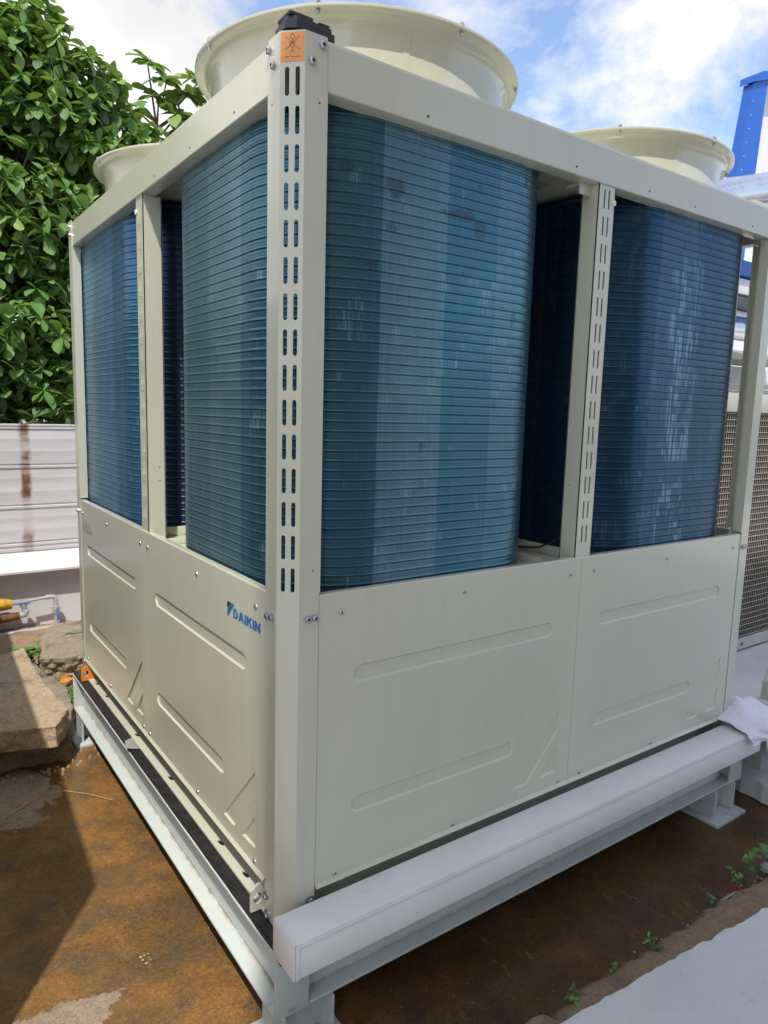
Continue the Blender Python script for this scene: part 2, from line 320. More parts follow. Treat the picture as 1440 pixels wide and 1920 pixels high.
# ------------------------------------------------------------------ mesh builder
class MB:
    def __init__(s): s.v = []; s.f = []; s.mi = []; s.uv = None
    def add(s, vs, fs, mi=0):
        o = len(s.v); s.v += [tuple(x) for x in vs]; s.f += [tuple(o+i for i in f) for f in fs]; s.mi += [mi]*len(fs); return s
    def box(s, a, b, bev=0., mi=0, seg=2):
        x0, y0, z0 = (min(a[i], b[i]) for i in range(3)); x1, y1, z1 = (max(a[i], b[i]) for i in range(3))
        if bev <= 0:
            return s.add([(x0, y0, z0), (x1, y0, z0), (x1, y1, z0), (x0, y1, z0), (x0, y0, z1), (x1, y0, z1), (x1, y1, z1), (x0, y1, z1)],
                         [(0, 3, 2, 1), (4, 5, 6, 7), (0, 1, 5, 4), (1, 2, 6, 5), (2, 3, 7, 6), (3, 0, 4, 7)], mi)
        bm = bmesh.new(); bmesh.ops.create_cube(bm, size=1.)
        for v in bm.verts: v.co = Vector(((x0+x1)/2+v.co.x*(x1-x0), (y0+y1)/2+v.co.y*(y1-y0), (z0+z1)/2+v.co.z*(z1-z0)))
        bmesh.ops.bevel(bm, geom=bm.edges[:], offset=bev, segments=seg, affect='EDGES', profile=.5)
        bm.verts.index_update(); s.add([v.co[:] for v in bm.verts], [[v.index for v in f.verts] for f in bm.faces], mi); bm.free(); return s
    def plate(s, outer, holes, th, fn, mi=0):
        loops = [outer]+holes
        tri = tessellate_polygon([[Vector((p[0], p[1], 0)) for p in l] for l in loops])
        pts = [p for l in loops for p in l]; n = len(pts)
        vs = [fn(p[0], p[1], 0.) for p in pts]+[fn(p[0], p[1], -th) for p in pts]
        fs = [tuple(t) for t in tri]+[tuple(i+n for i in reversed(t)) for t in tri]
        o = 0
        for l in loops:
            k = len(l)
            for i in range(k): a, b = o+i, o+(i+1) % k; fs.append((a, b, b+n, a+n))
            o += k
        return s.add(vs, fs, mi)
    def prism(s, poly, th, fn, mi=0): return s.plate(poly, [], th, fn, mi)
    def lathe(s, prof, n, c=(0, 0, 0), mi=0, axis=None, close=False):
        vs = []; k = len(prof)
        for i in range(n):
            a = 2*PI*i/n
            for r, z in prof:
                p = Vector((r*math.cos(a), r*math.sin(a), z))
                if axis is not None: p = axis @ p
                vs.append((c[0]+p.x, c[1]+p.y, c[2]+p.z))
        fs = []
        for i in range(n):
            j = (i+1) % n
            for q in range(k-1 if not close else k):
                q2 = (q+1) % k; fs.append((i*k+q, j*k+q, j*k+q2, i*k+q2))
        s.add(vs, fs, mi); return s
    def tube(s, pts, r, n=8, mi=0, cap=True):
        pts = [Vector(p) for p in pts]; rr = r if isinstance(r, (list, tuple)) else [r]*len(pts)
        vs = []; t0 = None; N = None
        for i, p in enumerate(pts):
            t = (pts[min(i+1, len(pts)-1)]-pts[max(i-1, 0)]).normalized()
            if N is None:
                N = t.orthogonal().normalized()
            else:
                N = (N - t*N.dot(t)); N = N.normalized() if N.length > 1e-6 else t.orthogonal().normalized()
            B = t.cross(N)
            for j in range(n):
                a = 2*PI*j/n; vs.append(p+(N*math.cos(a)+B*math.sin(a))*rr[i])
        fs = []
        for i in range(len(pts)-1):
            for j in range(n):
                k = (j+1) % n; fs.append((i*n+j, i*n+k, (i+1)*n+k, (i+1)*n+j))
        if cap: fs += [tuple(reversed(range(n))), tuple(range((len(pts)-1)*n, len(pts)*n))]
        return s.add(vs, fs, mi)
    def mesh(s, name, mats, origin=(0, 0, 0), smooth=True, ang=32, recalc=True):
        me = bpy.data.meshes.new(name); o = origin
        me.from_pydata([(x-o[0], y-o[1], z-o[2]) for x, y, z in s.v], [], s.f)
        for m in mats: me.materials.append(m)
        me.polygons.foreach_set('material_index', s.mi)
        if recalc:
            bm = bmesh.new(); bm.from_mesh(me); bmesh.ops.recalc_face_normals(bm, faces=bm.faces[:]); bm.to_mesh(me); bm.free()
        me.update()
        if smooth:
            me.polygons.foreach_set('use_smooth', [True]*len(me.polygons)); me.set_sharp_from_angle(angle=math.radians(ang))
        return me
WO = {}
def link(name, data, parent=None, origin=(0, 0, 0)):
    o = bpy.data.objects.new(name, data); sc.collection.objects.link(o); WO[o] = Vector(origin)
    if parent is not None: o.parent = parent; o.location = Vector(origin)-WO[parent]
    else: o.location = origin
    return o
def part(name, mb, mats, parent=None, origin=None, **kw):
    mats = [MAT[m] if isinstance(m, str) else m for m in (mats if isinstance(mats, (list, tuple)) else [mats])]
    if origin is None:
        n = len(mb.v); origin = tuple(sum(v[i] for v in mb.v)/n for i in range(3))
    return link(name, mb.mesh(name, mats, origin, **kw), parent, origin)
def tag(o, label=None, cat=None, group=None, kind=None):
    for k, v in (('label', label), ('category', cat), ('group', group), ('kind', kind)):
        if v: o[k] = v
    return o
def thing(name, loc, label, cat, group=None): return tag(link(name, None, None, loc), label, cat, group)
def inst(name, me, parent, origin, rot=None, scale=None):
    o = link(name, me, parent, origin)
    if rot is not None: o.rotation_euler = rot
    if scale is not None: o.scale = scale
    return o
R45 = math.sqrt(.5)

# ------------------------------------------------------------------ setting: ground, floors
g = MB()
# one sheet: fine in front, running out to the horizon
xs = [-300, -60, -12, -4]+[-1.6+.1*i for i in range(55)]+[6, 14, 60, 300]
ys = [-300, -60, -12, -4]+[-1.+.1*i for i in range(60)]+[7, 14, 60, 300]
rg = random.Random(3)
gv = []
for y in ys:
    for x in xs:
        fine = -1.7 < x < 3.9 and -1.1 < y < 5
        gv.append((x, y, GZ+(rg.uniform(-.004, .004) if fine else 0)))
nx = len(xs)
g.add(gv, [(j*nx+i, j*nx+i+1, (j+1)*nx+i+1, (j+1)*nx+i) for j in range(len(ys)-1) for i in range(nx-1)])
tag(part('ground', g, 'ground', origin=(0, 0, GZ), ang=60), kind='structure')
# raised pale floor in front and to the right: outline with a ragged near edge
def jag(p0, p1, n, amp, r):
    return [(p0[0]+(p1[0]-p0[0])*i/n+r.uniform(-amp, amp), p0[1]+(p1[1]-p0[1])*i/n+r.uniform(-amp, amp)) for i in range(n+1)]
fl = MB(); r = random.Random(11)
outl = [(-8, -9), (14, -9), (14, 9), (3.2, 9)]+jag((2.50, 3.4), (2.46, .1), 24, .006, r)+jag((2.43, .02), (2.40, -.40), 12, .005, r)+jag((2.36, -.575), (.66, -.435), 60, .006, r)+[(-1.2, -.29), (-8, .2)]
fl.prism(outl, .09, lambda u, v, w_: (u, v, -.355+w_))
tag(part('painted_floor', fl, 'floor', origin=(2, -2, -.355), smooth=False), kind='structure')
# earthy broken kerb below its edge
kb = MB(); r = random.Random(5); n = 90; rows = []
for i in range(n+1):
    x = -1.2+3.62*i/n; yb = -.347-.035*max(0, (x-1.2))+(.0 if x > .2 else (.2-x)*.02)
    j = r.uniform(-.010, .010)+.005*math.sin(x*9)+.004*math.sin(x*31)
    yt = -.30-.08*(x+1.2)/3.6*1.0 if x < .66 else -.435-.082*(x-.66)
    rows.append([(x, yb+j+.012, GZ-.02), (x, yb+j, GZ+.012+r.uniform(0, .012)), (x, yb+j-.02, GZ+.028+r.uniform(0, .012)),
                 (x, yb*.55+(yt-.02)*.45+r.uniform(-.01, .01), GZ+.040+r.uniform(0, .012)), (x, yt-.01, GZ+.048+r.uniform(0, .012)), (x, yt-.10, GZ+.055)])
vs_ = [p for q in rows for p in q]
kb.add(vs_, [(i*6+k, (i+1)*6+k, (i+1)*6+k+1, i*6+k+1) for i in range(n) for k in range(5)])
tag(part('kerb', kb, 'kerb', ang=75), kind='structure')

# ------------------------------------------------------------------ the chiller
CH = thing('chiller', (L/2, L/2, -.1), 'large cream air-cooled chiller with blue fin coils and fan rings on top', 'chiller')

# bolt / screw meshes, axis -y (facing the right-hand side)
def hexmesh(name, r, h, washer=0., mats=('bolt', 'bolthole')):
    b = MB(); ax = Matrix.Rotation(PI/2, 3, 'X')
    if washer: b.lathe([(0, 0), (washer, 0), (washer, .002), (0, .002)], 16, axis=ax)
    b.lathe([(0, h), (r*.8, h), (r, h*.8), (r, .001), (0, .001)], 6, axis=ax)
    b.lathe([(0, h+.0004), (r*.35, h+.0004), (r*.35, h), (0, h)], 8, axis=ax, mi=1)
    return b.mesh(name, [MAT[m] for m in mats], ang=30)
def panhead(name, r, h):
    b = MB(); ax = Matrix.Rotation(PI/2, 3, 'X')
    b.lathe([(0, h), (r*.35, h), (r*.7, h*.85), (r, h*.3), (r, 0), (0, 0)], 14, axis=ax)
    b.lathe([(0, h+.0006), (r*.3, h+.0006), (r*.3, h), (0, h)], 6, axis=ax, mi=1)
    return b.mesh(name, [MAT['bolt'], MAT['bolthole']], ang=40)
BOLT = hexmesh('bolt', .0095, .009); WBOLT = hexmesh('bolt', .009, .009, .014); SCREW = panhead('screw', .0075, .005)
ROT_R = (0, 0, 0); ROT_L = (0, 0, -PI/2)

# corner posts
PC, PW, PZ0, PZ1 = .042, .097, -.10, 2.135
SLOTZ = [2.028-.0832*i for i in range(15)]
def slot(cx, cz, w_, h_, k=5):
    r_ = w_/2; p = []
    for i in range(k+1): a = PI*i/k; p.append((cx+r_*math.cos(a), cz+h_/2-r_+r_*math.sin(a)))
    for i in range(k+1): a = PI+PI*i/k; p.append((cx+r_*math.cos(a), cz-h_/2+r_+r_*math.sin(a)))
    return p
def slotted(mb, W, z0, z1, zs, gap, sw, sh, fn, th=.003):
    # a tall plate of width W cut with pairs of slots, built cell by cell
    cuts = [z0]+[ (zs[i]+zs[i+1])/2 for i in range(len(zs)-1)][::-1]+[z1]
    zz = zs[::-1]
    for i in range(len(zz)):
        a, b = cuts[i], cuts[i+1]
        mb.plate([(0, a), (W, a), (W, b), (0, b)], [slot(W/2-gap/2, zz[i], sw, sh), slot(W/2+gap/2, zz[i], sw, sh)], th, fn)
def corner_post(fx, fy):
    mx_ = (lambda x: L-x) if fx else (lambda x: x); my_ = (lambda y: L-y) if fy else (lambda y: y)
    mb = MB(); e = .003
    C = (lambda p: (mx_(p[0]), my_(p[1]), p[2]))
    W = PC*math.sqrt(2)
    slotted(mb, W, .80, 2.066, SLOTZ, .025, .0105, .062, lambda u, z, w_: C((-e+u*R45-w_*R45, PC-e-u*R45-w_*R45, z)))
    for a, b in ((PZ0, .80), (2.066, PZ1)):
        mb.prism([(0, a), (W, a), (W, b), (0, b)], .003, lambda u, z, w_: C((-e+u*R45-w_*R45, PC-e-u*R45-w_*R45, z)))
    # flanges and their returns
    holes = [slot(.078, z, .006, .0065) for z in (1.99, .885)]
    mb.plate([(PC-e, PZ0), (PW, PZ0), (PW, PZ1), (PC-e, PZ1)], holes, .003, lambda u, z, w_: C((u, -e-w_, z)))
    mb.plate([(PC-e, PZ0), (PW, PZ0), (PW, PZ1), (PC-e, PZ1)], holes, .003, lambda u, z, w_: C((-e-w_, u, z)))
    for k in (0, 1):
        f = (lambda u, z, w_: C((PW+.003+w_, u, z))) if k == 0 else (lambda u, z, w_: C((u, PW+.003+w_, z)))
        mb.prism([(-e, .825), (.035, .825), (.035, 2.018), (-e, 2.018)], .003, f)
    return part('corner_post', mb, 'cream', CH, origin=(mx_(.03), my_(.03), 0), ang=25)
posts = [corner_post(a, b) for a, b in ((0, 0), (1, 0), (0, 1), (1, 1))]
for y, z, me in ((.090, 2.112, BOLT), (.068, 2.072, BOLT), (.083, .757, BOLT), (.060, .759, BOLT), (.087, -.036, WBOLT), (.078, -.088, WBOLT)):
    inst('bolt', me, posts[0], (-.003, y, z), ROT_L)
for x, z, me in ((.084, 2.114, BOLT), (.057, 2.073, BOLT), (.064, .761, BOLT), (.085, .761, BOLT), (.083, -.030, WBOLT)):
    inst('bolt', me, posts[0], (x, -.003, z), ROT_R)
for x, z, me in ((L-.06, .761, BOLT), (L-.08, .761, BOLT), (L-.07, -.012, WBOLT)): inst('bolt', me, posts[1], (x, -.003, z), ROT_R)
for y, z, me in ((L-.06, 2.11, BOLT), (L-.075, 2.07, BOLT), (L-.06, .76, BOLT), (L-.08, -.02, WBOLT)): inst('bolt', me, posts[2], (-.003, y, z), ROT_L)
# sticker: crossed-out lifting figure on an orange ground
W = PC*math.sqrt(2); st = MB()
CF = lambda u, z, w_: (-.003+u*R45-w_*R45, PC-.003-u*R45-w_*R45, z)
st.prism([(.002, 2.069), (W-.002, 2.069), (W-.002, 2.131), (.002, 2.131)], .0006, lambda u, z, w_: CF(u, z, w_+.0008))
sticker = part('warning_sticker', st, 'orange', posts[0], smooth=False)
pk = MB()
def stroke(p, q, t=.0009):
    d = Vector((q[0]-p[0], q[1]-p[1])).normalized(); n_ = Vector((-d.y, d.x))*t/2
    pk.prism([(p[0]+n_.x, p[1]+n_.y), (p[0]-n_.x, p[1]-n_.y), (q[0]-n_.x, q[1]-n_.y), (q[0]+n_.x, q[1]+n_.y)], .0003, lambda u, z, w_: CF(u, z, w_+.0013))
def ring(cx, cz, r_, a0=0, a1=2*PI, k=14):
    for i in range(k):
        a, b = a0+(a1-a0)*i/k, a0+(a1-a0)*(i+1)/k
        stroke((cx+r_*math.cos(a), cz+r_*math.sin(a)), (cx+r_*math.cos(b), cz+r_*math.sin(b)), .0011)
c_ = W/2
ring(c_, 2.121, .005); stroke((c_, 2.126), (c_, 2.1285)); stroke((c_, 2.116), (c_, 2.109)); ring(c_, 2.1035, .0045); ring(c_, 2.1045, .0068, .3, PI-.3, 8)
stroke((c_-.017, 2.122), (c_+.017, 2.094)); stroke((c_+.017, 2.122), (c_-.017, 2.094))
stroke((c_, 2.099), (c_, 2.094)); stroke((c_, 2.094), (c_-.005, 2.0885)); stroke((c_, 2.094), (c_+.005, 2.0885))
for a, b in ((-.018, -.008), (-.003, .004), (.007, .012), (.014, .018)): stroke((c_+a, 2.079), (c_+b, 2.0795), .0013)
part('pictogram', pk, 'ink', posts[0], smooth=False)

# roof beams, deck
def hbeam(mb, fn):
    # cross-section (depth d inward, z): folded sheet with a small upstand set back on top
    prof = [(.0, 2.022), (.0, 2.124), (.002, 2.127), (.005, 2.1285), (.014, 2.1285), (.014, 2.137), (.017, 2.139), (.050, 2.139), (.050, 2.130), (.055, 2.128), (.055, 2.022), (.050, 2.019), (.005, 2.019), (.0015, 2.0200)]
    k = len(prof); vs = [fn(PC+.02, d, z) for d, z in prof]+[fn(L-PC-.02, d, z) for d, z in prof]
    mb.add(vs, [(i, (i+1) % k, (i+1) % k+k, i+k) for i in range(k)]+[tuple(range(k)), tuple(reversed(range(k, 2*k)))])
for fn in (lambda s_, d, z: (s_, d, z), lambda s_, d, z: (d, s_, z), lambda s_, d, z: (s_, L-d, z), lambda s_, d, z: (L-d, s_, z)):
    mb = MB(); hbeam(mb, fn); part('roof_beam', mb, 'cream', CH, ang=28)
# tiny holes punched along the two front beams
hp = MB(); ax = Matrix.Rotation(PI/2, 3, 'X')
for x in (.40, .98, 1.35, 1.62, 2.02): hp.lathe([(0, .0006), (.0035, .0006), (.0035, 0), (0, 0)], 8, (x, 0, 2.042), axis=ax)
ax = Matrix.Rotation(-PI/2, 3, 'Y')
for y in (.30, .62, .95): hp.lathe([(0, .0006), (.0035, .0006), (.0035, 0), (0, 0)], 8, (0, y, 2.042), axis=ax)
part('beam_hole', hp, 'bolthole', CH)
dk = MB(); dk.box((.056, .056, 2.072), (L-.056, L-.056, 2.112)); dk.box((1.08, .056, 2.052), (1.18, L-.056, 2.072)); dk.box((.056, 1.085, 2.050), (L-.056, 1.175, 2.0715))
part('roof_deck', dk, 'cream', CH, smooth=False)
# black cap on the near corner
cp = MB()
outl = [(.0, .02), (.02, .0), (.08, .004), (.122, .006), (.128, .014), (.126, .065), (.115, .075), (.03, .09), (.004, .075)]
cp.prism(outl, .016, lambda u, v, w_: (u+.004, v+.01, 2.156+w_))
inner = [(.012+.9*u, .006+.88*v) for u, v in outl]
cp.prism(inner, .014, lambda u, v, w_: (u, v+.012, 2.170+w_))
cp.box((.012, .022, 2.170), (.075, .085, 2.180), .004); cp.box((.088, .022, 2.170), (.118, .068, 2.1765), .003)
part('plastic_cap', cp, 'black', CH, ang=40)

# fan rings
fanprof = [(.455, 2.112), (.457, 2.18), (.459, 2.235), (.462, 2.258), (.468, 2.274), (.476, 2.2835), (.484, 2.287), (.5045, 2.290), (.506, 2.292), (.506, 2.299), (.503, 2.301),
           (.487, 2.299), (.470, 2.290), (.458, 2.270), (.452, 2.24), (.450, 2.2), (.448, 2.112)]
fan = MB(); fan.lathe(fanprof, 96, (0, 0, -2.112), close=True)
FANME = fan.mesh('fan_ring', [MAT['cream']], ang=50)
hub = MB(); hub.lathe([(0, .05), (.09, .05), (.10, .03), (.10, -.06), (0, -.06)], 24)
for i in range(5):
    a = 2*PI*i/5; b = []
    for k in range(5):
        rr_ = .09+.335*k/4; c0 = a-.22; c1 = a+.30-.1*k/4
        b += [(rr_*math.cos(c0), rr_*math.sin(c0), .035), (rr_*math.cos(c1), rr_*math.sin(c1), -.035)]
    hub.add(b+[(x, y, z-.004) for x, y, z in b], [(2*k, 2*k+1, 2*k+3, 2*k+2) for k in range(4)]+[(10+2*k, 12+2*k, 13+2*k, 11+2*k) for k in range(4)])
HUBME = hub.mesh('fan_blades', [MAT['darkgrey']], ang=40)
rb = MB(); rb.lathe([(0, .010), (.005, .010), (.0068, .008), (.0068, .002), (.010, .002), (.010, 0), (0, 0)], 6); rb.lathe([(0, -.022), (.004, -.022), (.004, -.013), (.0075, -.013), (.0075, -.006), (0, -.006)], 6)
RBME = rb.mesh('rim_bolt', [MAT['bolt']], ang=30)
FC = [(.52, .52), (L-.52, .52), (.52, L-.52), (L-.52, L-.52)]
SEAMME = MB().add([((r_+d)*math.cos(a), (r_+d)*math.sin(a), z-2.112) for d in (.0012, -.003) for r_, z in ((.4565, 2.125), (.4595, 2.235), (.4630, 2.258)) for a in (-.02, .02)], [(0, 1, 3, 2), (2, 3, 5, 4), (0, 2, 8, 6), (2, 4, 10, 8), (1, 7, 9, 3), (3, 9, 11, 5), (0, 6, 7, 1), (4, 5, 11, 10)]).mesh('seam_strip', [MAT['cream']], ang=20)
for (x, y) in FC:
    f = inst('fan_ring', FANME, CH, (x, y, 2.112)); inst('fan_blades', HUBME, f, (x, y, 2.17)); inst('seam_strip', SEAMME, f, (x, y, 2.112), (0, 0, -1.87)); inst('seam_strip', SEAMME, f, (x, y, 2.112), (0, 0, -1.87+PI))
    for k in range(8):
        a = PI/4*k; inst('rim_bolt', RBME, f, (x+.497*math.cos(a), y+.497*math.sin(a), 2.300), (0, 0, a))

# fin coils: each a rounded square tube of 48 rows
def loop(x0, y0, x1, y1, R, off, k=9, R3=None):
    pts = []; R3 = R3 or R; cs = [((x0+R, y0+R), PI, R), ((x1-R, y0+R), 1.5*PI, R), ((x1-R, y1-R), 0., R), ((x0+R3, y1-R3), .5*PI, R3)]
    for ci, (c, a0, R) in enumerate(cs):
        for i in range(k+1):
            a = a0+.5*PI*i/k; pts.append((c[0]+(R+off)*math.cos(a), c[1]+(R+off)*math.sin(a)))
    return pts
S = .97; CR = .25; ROWH = .026; CZ0 = .7902
prof = [(-.0016, .0), (-.0006, .0008), (.0008, .0022), (.0010, .0034), (.0, .0048), (-.0004, .0088), (-.0008, .0094), (-.0003, .0100), (-.0003, .0160), (-.0008, .0166), (-.0003, .0172), (-.0005, .0246), (-.0016, .0256)]
def rowmesh(R3=None):
    row = MB(); k = len(prof); rings = [loop(0, 0, S, S, CR, d, R3=R3) for d, z in prof]; n = len(rings[0]); vs_ = []
    for i in range(n): vs_ += [(rings[q][i][0], rings[q][i][1], prof[q][1]) for q in range(k)]
    row.add(vs_, [(i*k+q, ((i+1) % n)*k+q, ((i+1) % n)*k+q+1, i*k+q+1) for i in range(n) for q in range(k-1)])
    me = row.mesh('coil_row', [MAT['coil']], ang=28)
    base = loop(0, 0, S, S, CR, 0., R3=R3); us = [0.]
    for i in range(1, n+1):
        a, b = base[i-1], base[i % n]; us.append(us[-1]+math.hypot(a[0]-b[0], a[1]-b[1]))
    uvl = me.uv_layers.new(name='UVMap')
    for p in me.polygons:
        ids = [me.loops[li].vertex_index//k for li in p.loop_indices]; wrap = (max(ids)-min(ids)) > n/2
        for li in p.loop_indices:
            vi = me.loops[li].vertex_index; i = vi//k; uu = us[i] if not (wrap and i == 0) else us[n]
            uvl.data[li].uv = (uu, me.vertices[vi].co.z)
    return me
ROWME = rowmesh(); ROWFL = rowmesh(.045)
def coremesh(R3=None):
    core = MB(); ci = loop(0, 0, S, S, CR, -.0014, R3=R3); nn = len(ci)
    core.add([(x, y, .78-CZ0) for x, y in ci]+[(x, y, 2.0385-CZ0) for x, y in ci], [(i, (i+1) % nn, (i+1) % nn+nn, i+nn) for i in range(nn)])
    return core.mesh('coil_core', [MAT['core']], ang=60)
CORE = coremesh(); COREFL = coremesh(.045); nn = 40
bandtop = MB()
for off, z0, z1 in ((.002, 2.0385, 2.051),):
    bl = loop(0, 0, S, S, CR, off); bi = loop(0, 0, S, S, CR, -.03)
    bandtop.add([(x, y, z0-CZ0) for x, y in bl]+[(x, y, z1-CZ0) for x, y in bl]+[(x, y, z1-CZ0) for x, y in bi]+[(x, y, z0-CZ0) for x, y in bi],
                [(q*nn+i, q*nn+(i+1) % nn, ((q+1) % 4)*nn+(i+1) % nn, ((q+1) % 4)*nn+i) for q in range(4) for i in range(nn)])
BAND = bandtop.mesh('coil_top_band', [MAT['core']], ang=60)
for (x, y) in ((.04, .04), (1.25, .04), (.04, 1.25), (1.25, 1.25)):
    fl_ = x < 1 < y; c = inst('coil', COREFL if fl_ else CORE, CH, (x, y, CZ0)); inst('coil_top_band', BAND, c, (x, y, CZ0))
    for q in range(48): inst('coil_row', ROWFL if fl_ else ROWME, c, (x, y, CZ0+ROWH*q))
# shelf under the coils, with low rails either side of the gaps
sh = MB(); a_, b_ = .012, .06; e_ = L-a_; sh.prism([(b_, a_), (L-b_, a_), (e_, b_), (e_, L-b_), (L-b_, e_), (b_, e_), (a_, L-b_), (a_, b_)], .031, lambda u, v, w_: (u, v, .776+w_))
part('coil_shelf', sh, 'cream', CH, smooth=False)
rl = MB()
for a in (1.215,):
    rl.box((a, .10, .7765), (a+.012, L-.1, .812), .002); rl.box((a+.0125, .10, .7765), (a+.045, L-.1, .789), .002)
for a in (1.035,): rl.box((a, .10, .7765), (a+.012, L-.1, .805), .002)
part('shelf_rail', rl, 'cream', CH)
rl = MB(); rl.box((.06, 1.215, .7765), (1.03, 1.227, .812), .002); rl.box((.06, 1.035, .7765), (1.03, 1.047, .80), .002)
part('shelf_rail', rl, 'cream', CH)
cb = MB(); pts = [(1.12, .50, .782), (1.16, .43, .783), (1.20, .38, .784), (1.212, .32, .789), (1.205, .26, .800), (1.20, .20, .83), (1.195, .13, .872), (1.19, .09, .91)]
cb.tube(pts, .0035, 6); part('cable', cb, 'cable', CH)

# slotted posts in the middle of each side
def mid_post(fn, name='mid_post'):
    mb = MB(); w0, w1, d0, d1 = 1.098, 1.180, .005, .072
    z0, z1 = .7765, 2.0185
    slotted(mb, w1-w0, z0, z1, [1.978-.0832*i for i in range(14)], .022, .008, .060, lambda u, z, w_: fn(w0+u, d0-w_, z))
    for a in (w0, w1):
        s_ = 1 if a == w0 else -1
        mb.plate([(d0, z0), (d1, z0), (d1, z1), (d0, z1)], [slot(.05, z, .005, .006) for z in (1.06, 1.01)], .003, lambda u, z, w_: fn(a-s_*w_*1.0, u, z))
        mb.prism([(0, z0), (.02, z0), (.02, z1), (0, z1)], .003, lambda u, z, w_: fn(a+s_*u, d1-.0005+w_, z))
    mb.box(fn(w0-.055, .035, 1.985), fn(w0-.001, .040, 2.0185)); mb.box(fn(w0-.055, .040, 2.012), fn(w0-.001, .09, 2.0185))
    return part(name, mb, 'cream', CH, ang=25)
mr_ = mid_post(lambda s_, d, z: (s_, d, z)); ml_ = mid_post(lambda s_, d, z: (d, 2*1.139-s_, z))
mid_post(lambda s_, d, z: (s_, L-d, z)); mid_post(lambda s_, d, z: (L-d, s_, z))
tie = MB(); tie.tube([(1.12, -.004, 1.985), (1.128, -.006, 1.982), (1.14, -.004, 1.985)], .0035, 6)
inst('post_clip', MB().lathe([(0, .006), (.009, .004), (.009, 0), (0, 0)], 12, axis=Matrix.Rotation(PI/2, 3, 'X')).mesh('post_clip', [MAT['trunk']]), mr_, (1.173, .005, 1.972))
inst('post_clip', bpy.data.meshes['post_clip'], ml_, (.005, 1.172, 1.972), ROT_L)

# side panels: pressed sheet with two long dents and two triangles
PL, PH = 1.030, .8185
def inset(poly, d):
    n = len(poly); o = []
    A = sum(poly[i][0]*poly[(i+1) % n][1]-poly[(i+1) % n][0]*poly[i][1] for i in range(n)); sg = 1 if A > 0 else -1
    for i in range(n):
        p, q, r_ = Vector(poly[i-1]), Vector(poly[i]), Vector(poly[(i+1) % n])
        e1 = (q-p).normalized(); e2 = (r_-q).normalized(); n1 = Vector((-e1.y, e1.x))*sg; n2 = Vector((-e2.y, e2.x))*sg
        b = (n1+n2); b = b.normalized() if b.length > 1e-6 else n1; o.append(tuple(q+b*(d/max(.35, b.dot(n1)))))
    return o
def rnd(poly, r_, k=3):
    n = len(poly); o = []
    for i in range(n):
        p, q, s_ = Vector(poly[i-1]), Vector(poly[i]), Vector(poly[(i+1) % n])
        a = q+(p-q).normalized()*r_; b = q+(s_-q).normalized()*r_
        for j in range(k+1):
            t = j/k; o.append(tuple(a*(1-t)**2+q*2*t*(1-t)+b*t*t))
    return o
def hslot(x0, x1, z, h, k=7):
    r_ = h/2; p = []
    for i in range(k+1): a = -PI/2+PI*i/k; p.append((x1-r_+r_*math.cos(a), z+r_*math.sin(a)))
    for i in range(k+1): a = PI/2+PI*i/k; p.append((x0+r_+r_*math.cos(a), z+r_*math.sin(a)))
    return p
DENTS = [hslot(.112, .905, .584, .050), hslot(.112, .747, .203, .050),
         rnd([(.965, .292), (.742, .054), (.820, .050), (.968, .212)], .010), rnd([(.965, .158), (.878, .055), (.966, .058)], .010)]
pm = MB(); ZB = .016
pts_loops = [[(0, ZB), (PL, ZB), (PL, PH-.004), (0, PH-.004)]]+DENTS
tri = tessellate_polygon([[Vector((a, b, 0)) for a, b in l] for l in pts_loops]); allp = [p for l in pts_loops for p in l]
pm.add([(a, 0, b) for a, b in allp], [tuple(t) for t in tri])
for l in DENTS:
    i1 = inset(l, .0045); i2 = inset(l, .006); n = len(l)
    for A, B, d0, d1 in ((l, i1, 0, .0050), (i1, i2, .0050, .0055)):
        pm.add([(a, d0, b) for a, b in A]+[(a, d1, b) for a, b in B], [(i, (i+1) % n, (i+1) % n+n, i+n) for i in range(n)])
    t2 = tessellate_polygon([[Vector((a, b, 0)) for a, b in i2]]); pm.add([(a, .0055, b) for a, b in i2], [tuple(t) for t in t2])
# folded edges: rounded top return, flared drip lip at the bottom, side returns
edge = [(0, PH-.004), (.0012, PH-.001), (.004, PH), (.022, PH)]
pm.add([(0, d, z) for d, z in edge]+[(PL, d, z) for d, z in edge], [(i, i+1, i+5, i+4) for i in range(3)])
lip = [(0, ZB), (-.001, .010), (-.004, .005), (-.006, .002), (-.008, .0), (-.008, -.003), (.004, -.004)]
pm.add([(0, d, z) for d, z in lip]+[(PL, d, z) for d, z in lip], [(i, i+1, i+8, i+7) for i in range(6)])
for x, sg in ((0, 1), (PL, -1)):
    pm.add([(x, 0, ZB), (x, 0, PH-.004), (x+sg*.0006, .003, PH-.004), (x+sg*.0006, .003, ZB), (x+sg*.0006, .02, PH-.004), (x+sg*.0006, .02, ZB)], [(0, 1, 2, 3), (3, 2, 4, 5)])
pm2 = bmesh.new()
PANEL = pm.mesh('access_panel', [MAT['cream']], recalc=False, ang=18)
bm = bmesh.new(); bm.from_mesh(PANEL); bmesh.ops.remove_doubles(bm, verts=bm.verts[:], dist=.00005); bmesh.ops.recalc_face_normals(bm, faces=bm.faces[:])
cen = [f for f in bm.faces if f.calc_area() > .01]
if sum(f.normal.y*f.calc_area() for f in cen) > 0: bmesh.ops.reverse_faces(bm, faces=bm.faces[:])
bm.to_mesh(PANEL); bm.free(); pm2.free(); PANEL.set_sharp_from_angle(angle=math.radians(18))
def panel(fn, org, rot, screws):
    p = inst('access_panel', PANEL, CH, org, rot)
    for (u, z) in screws:
        s_ = link('screw', SCREW, None, (0, 0, 0)); s_.parent = p; s_.location = (u, 0 if z > .015 else -.006, z)
    return p
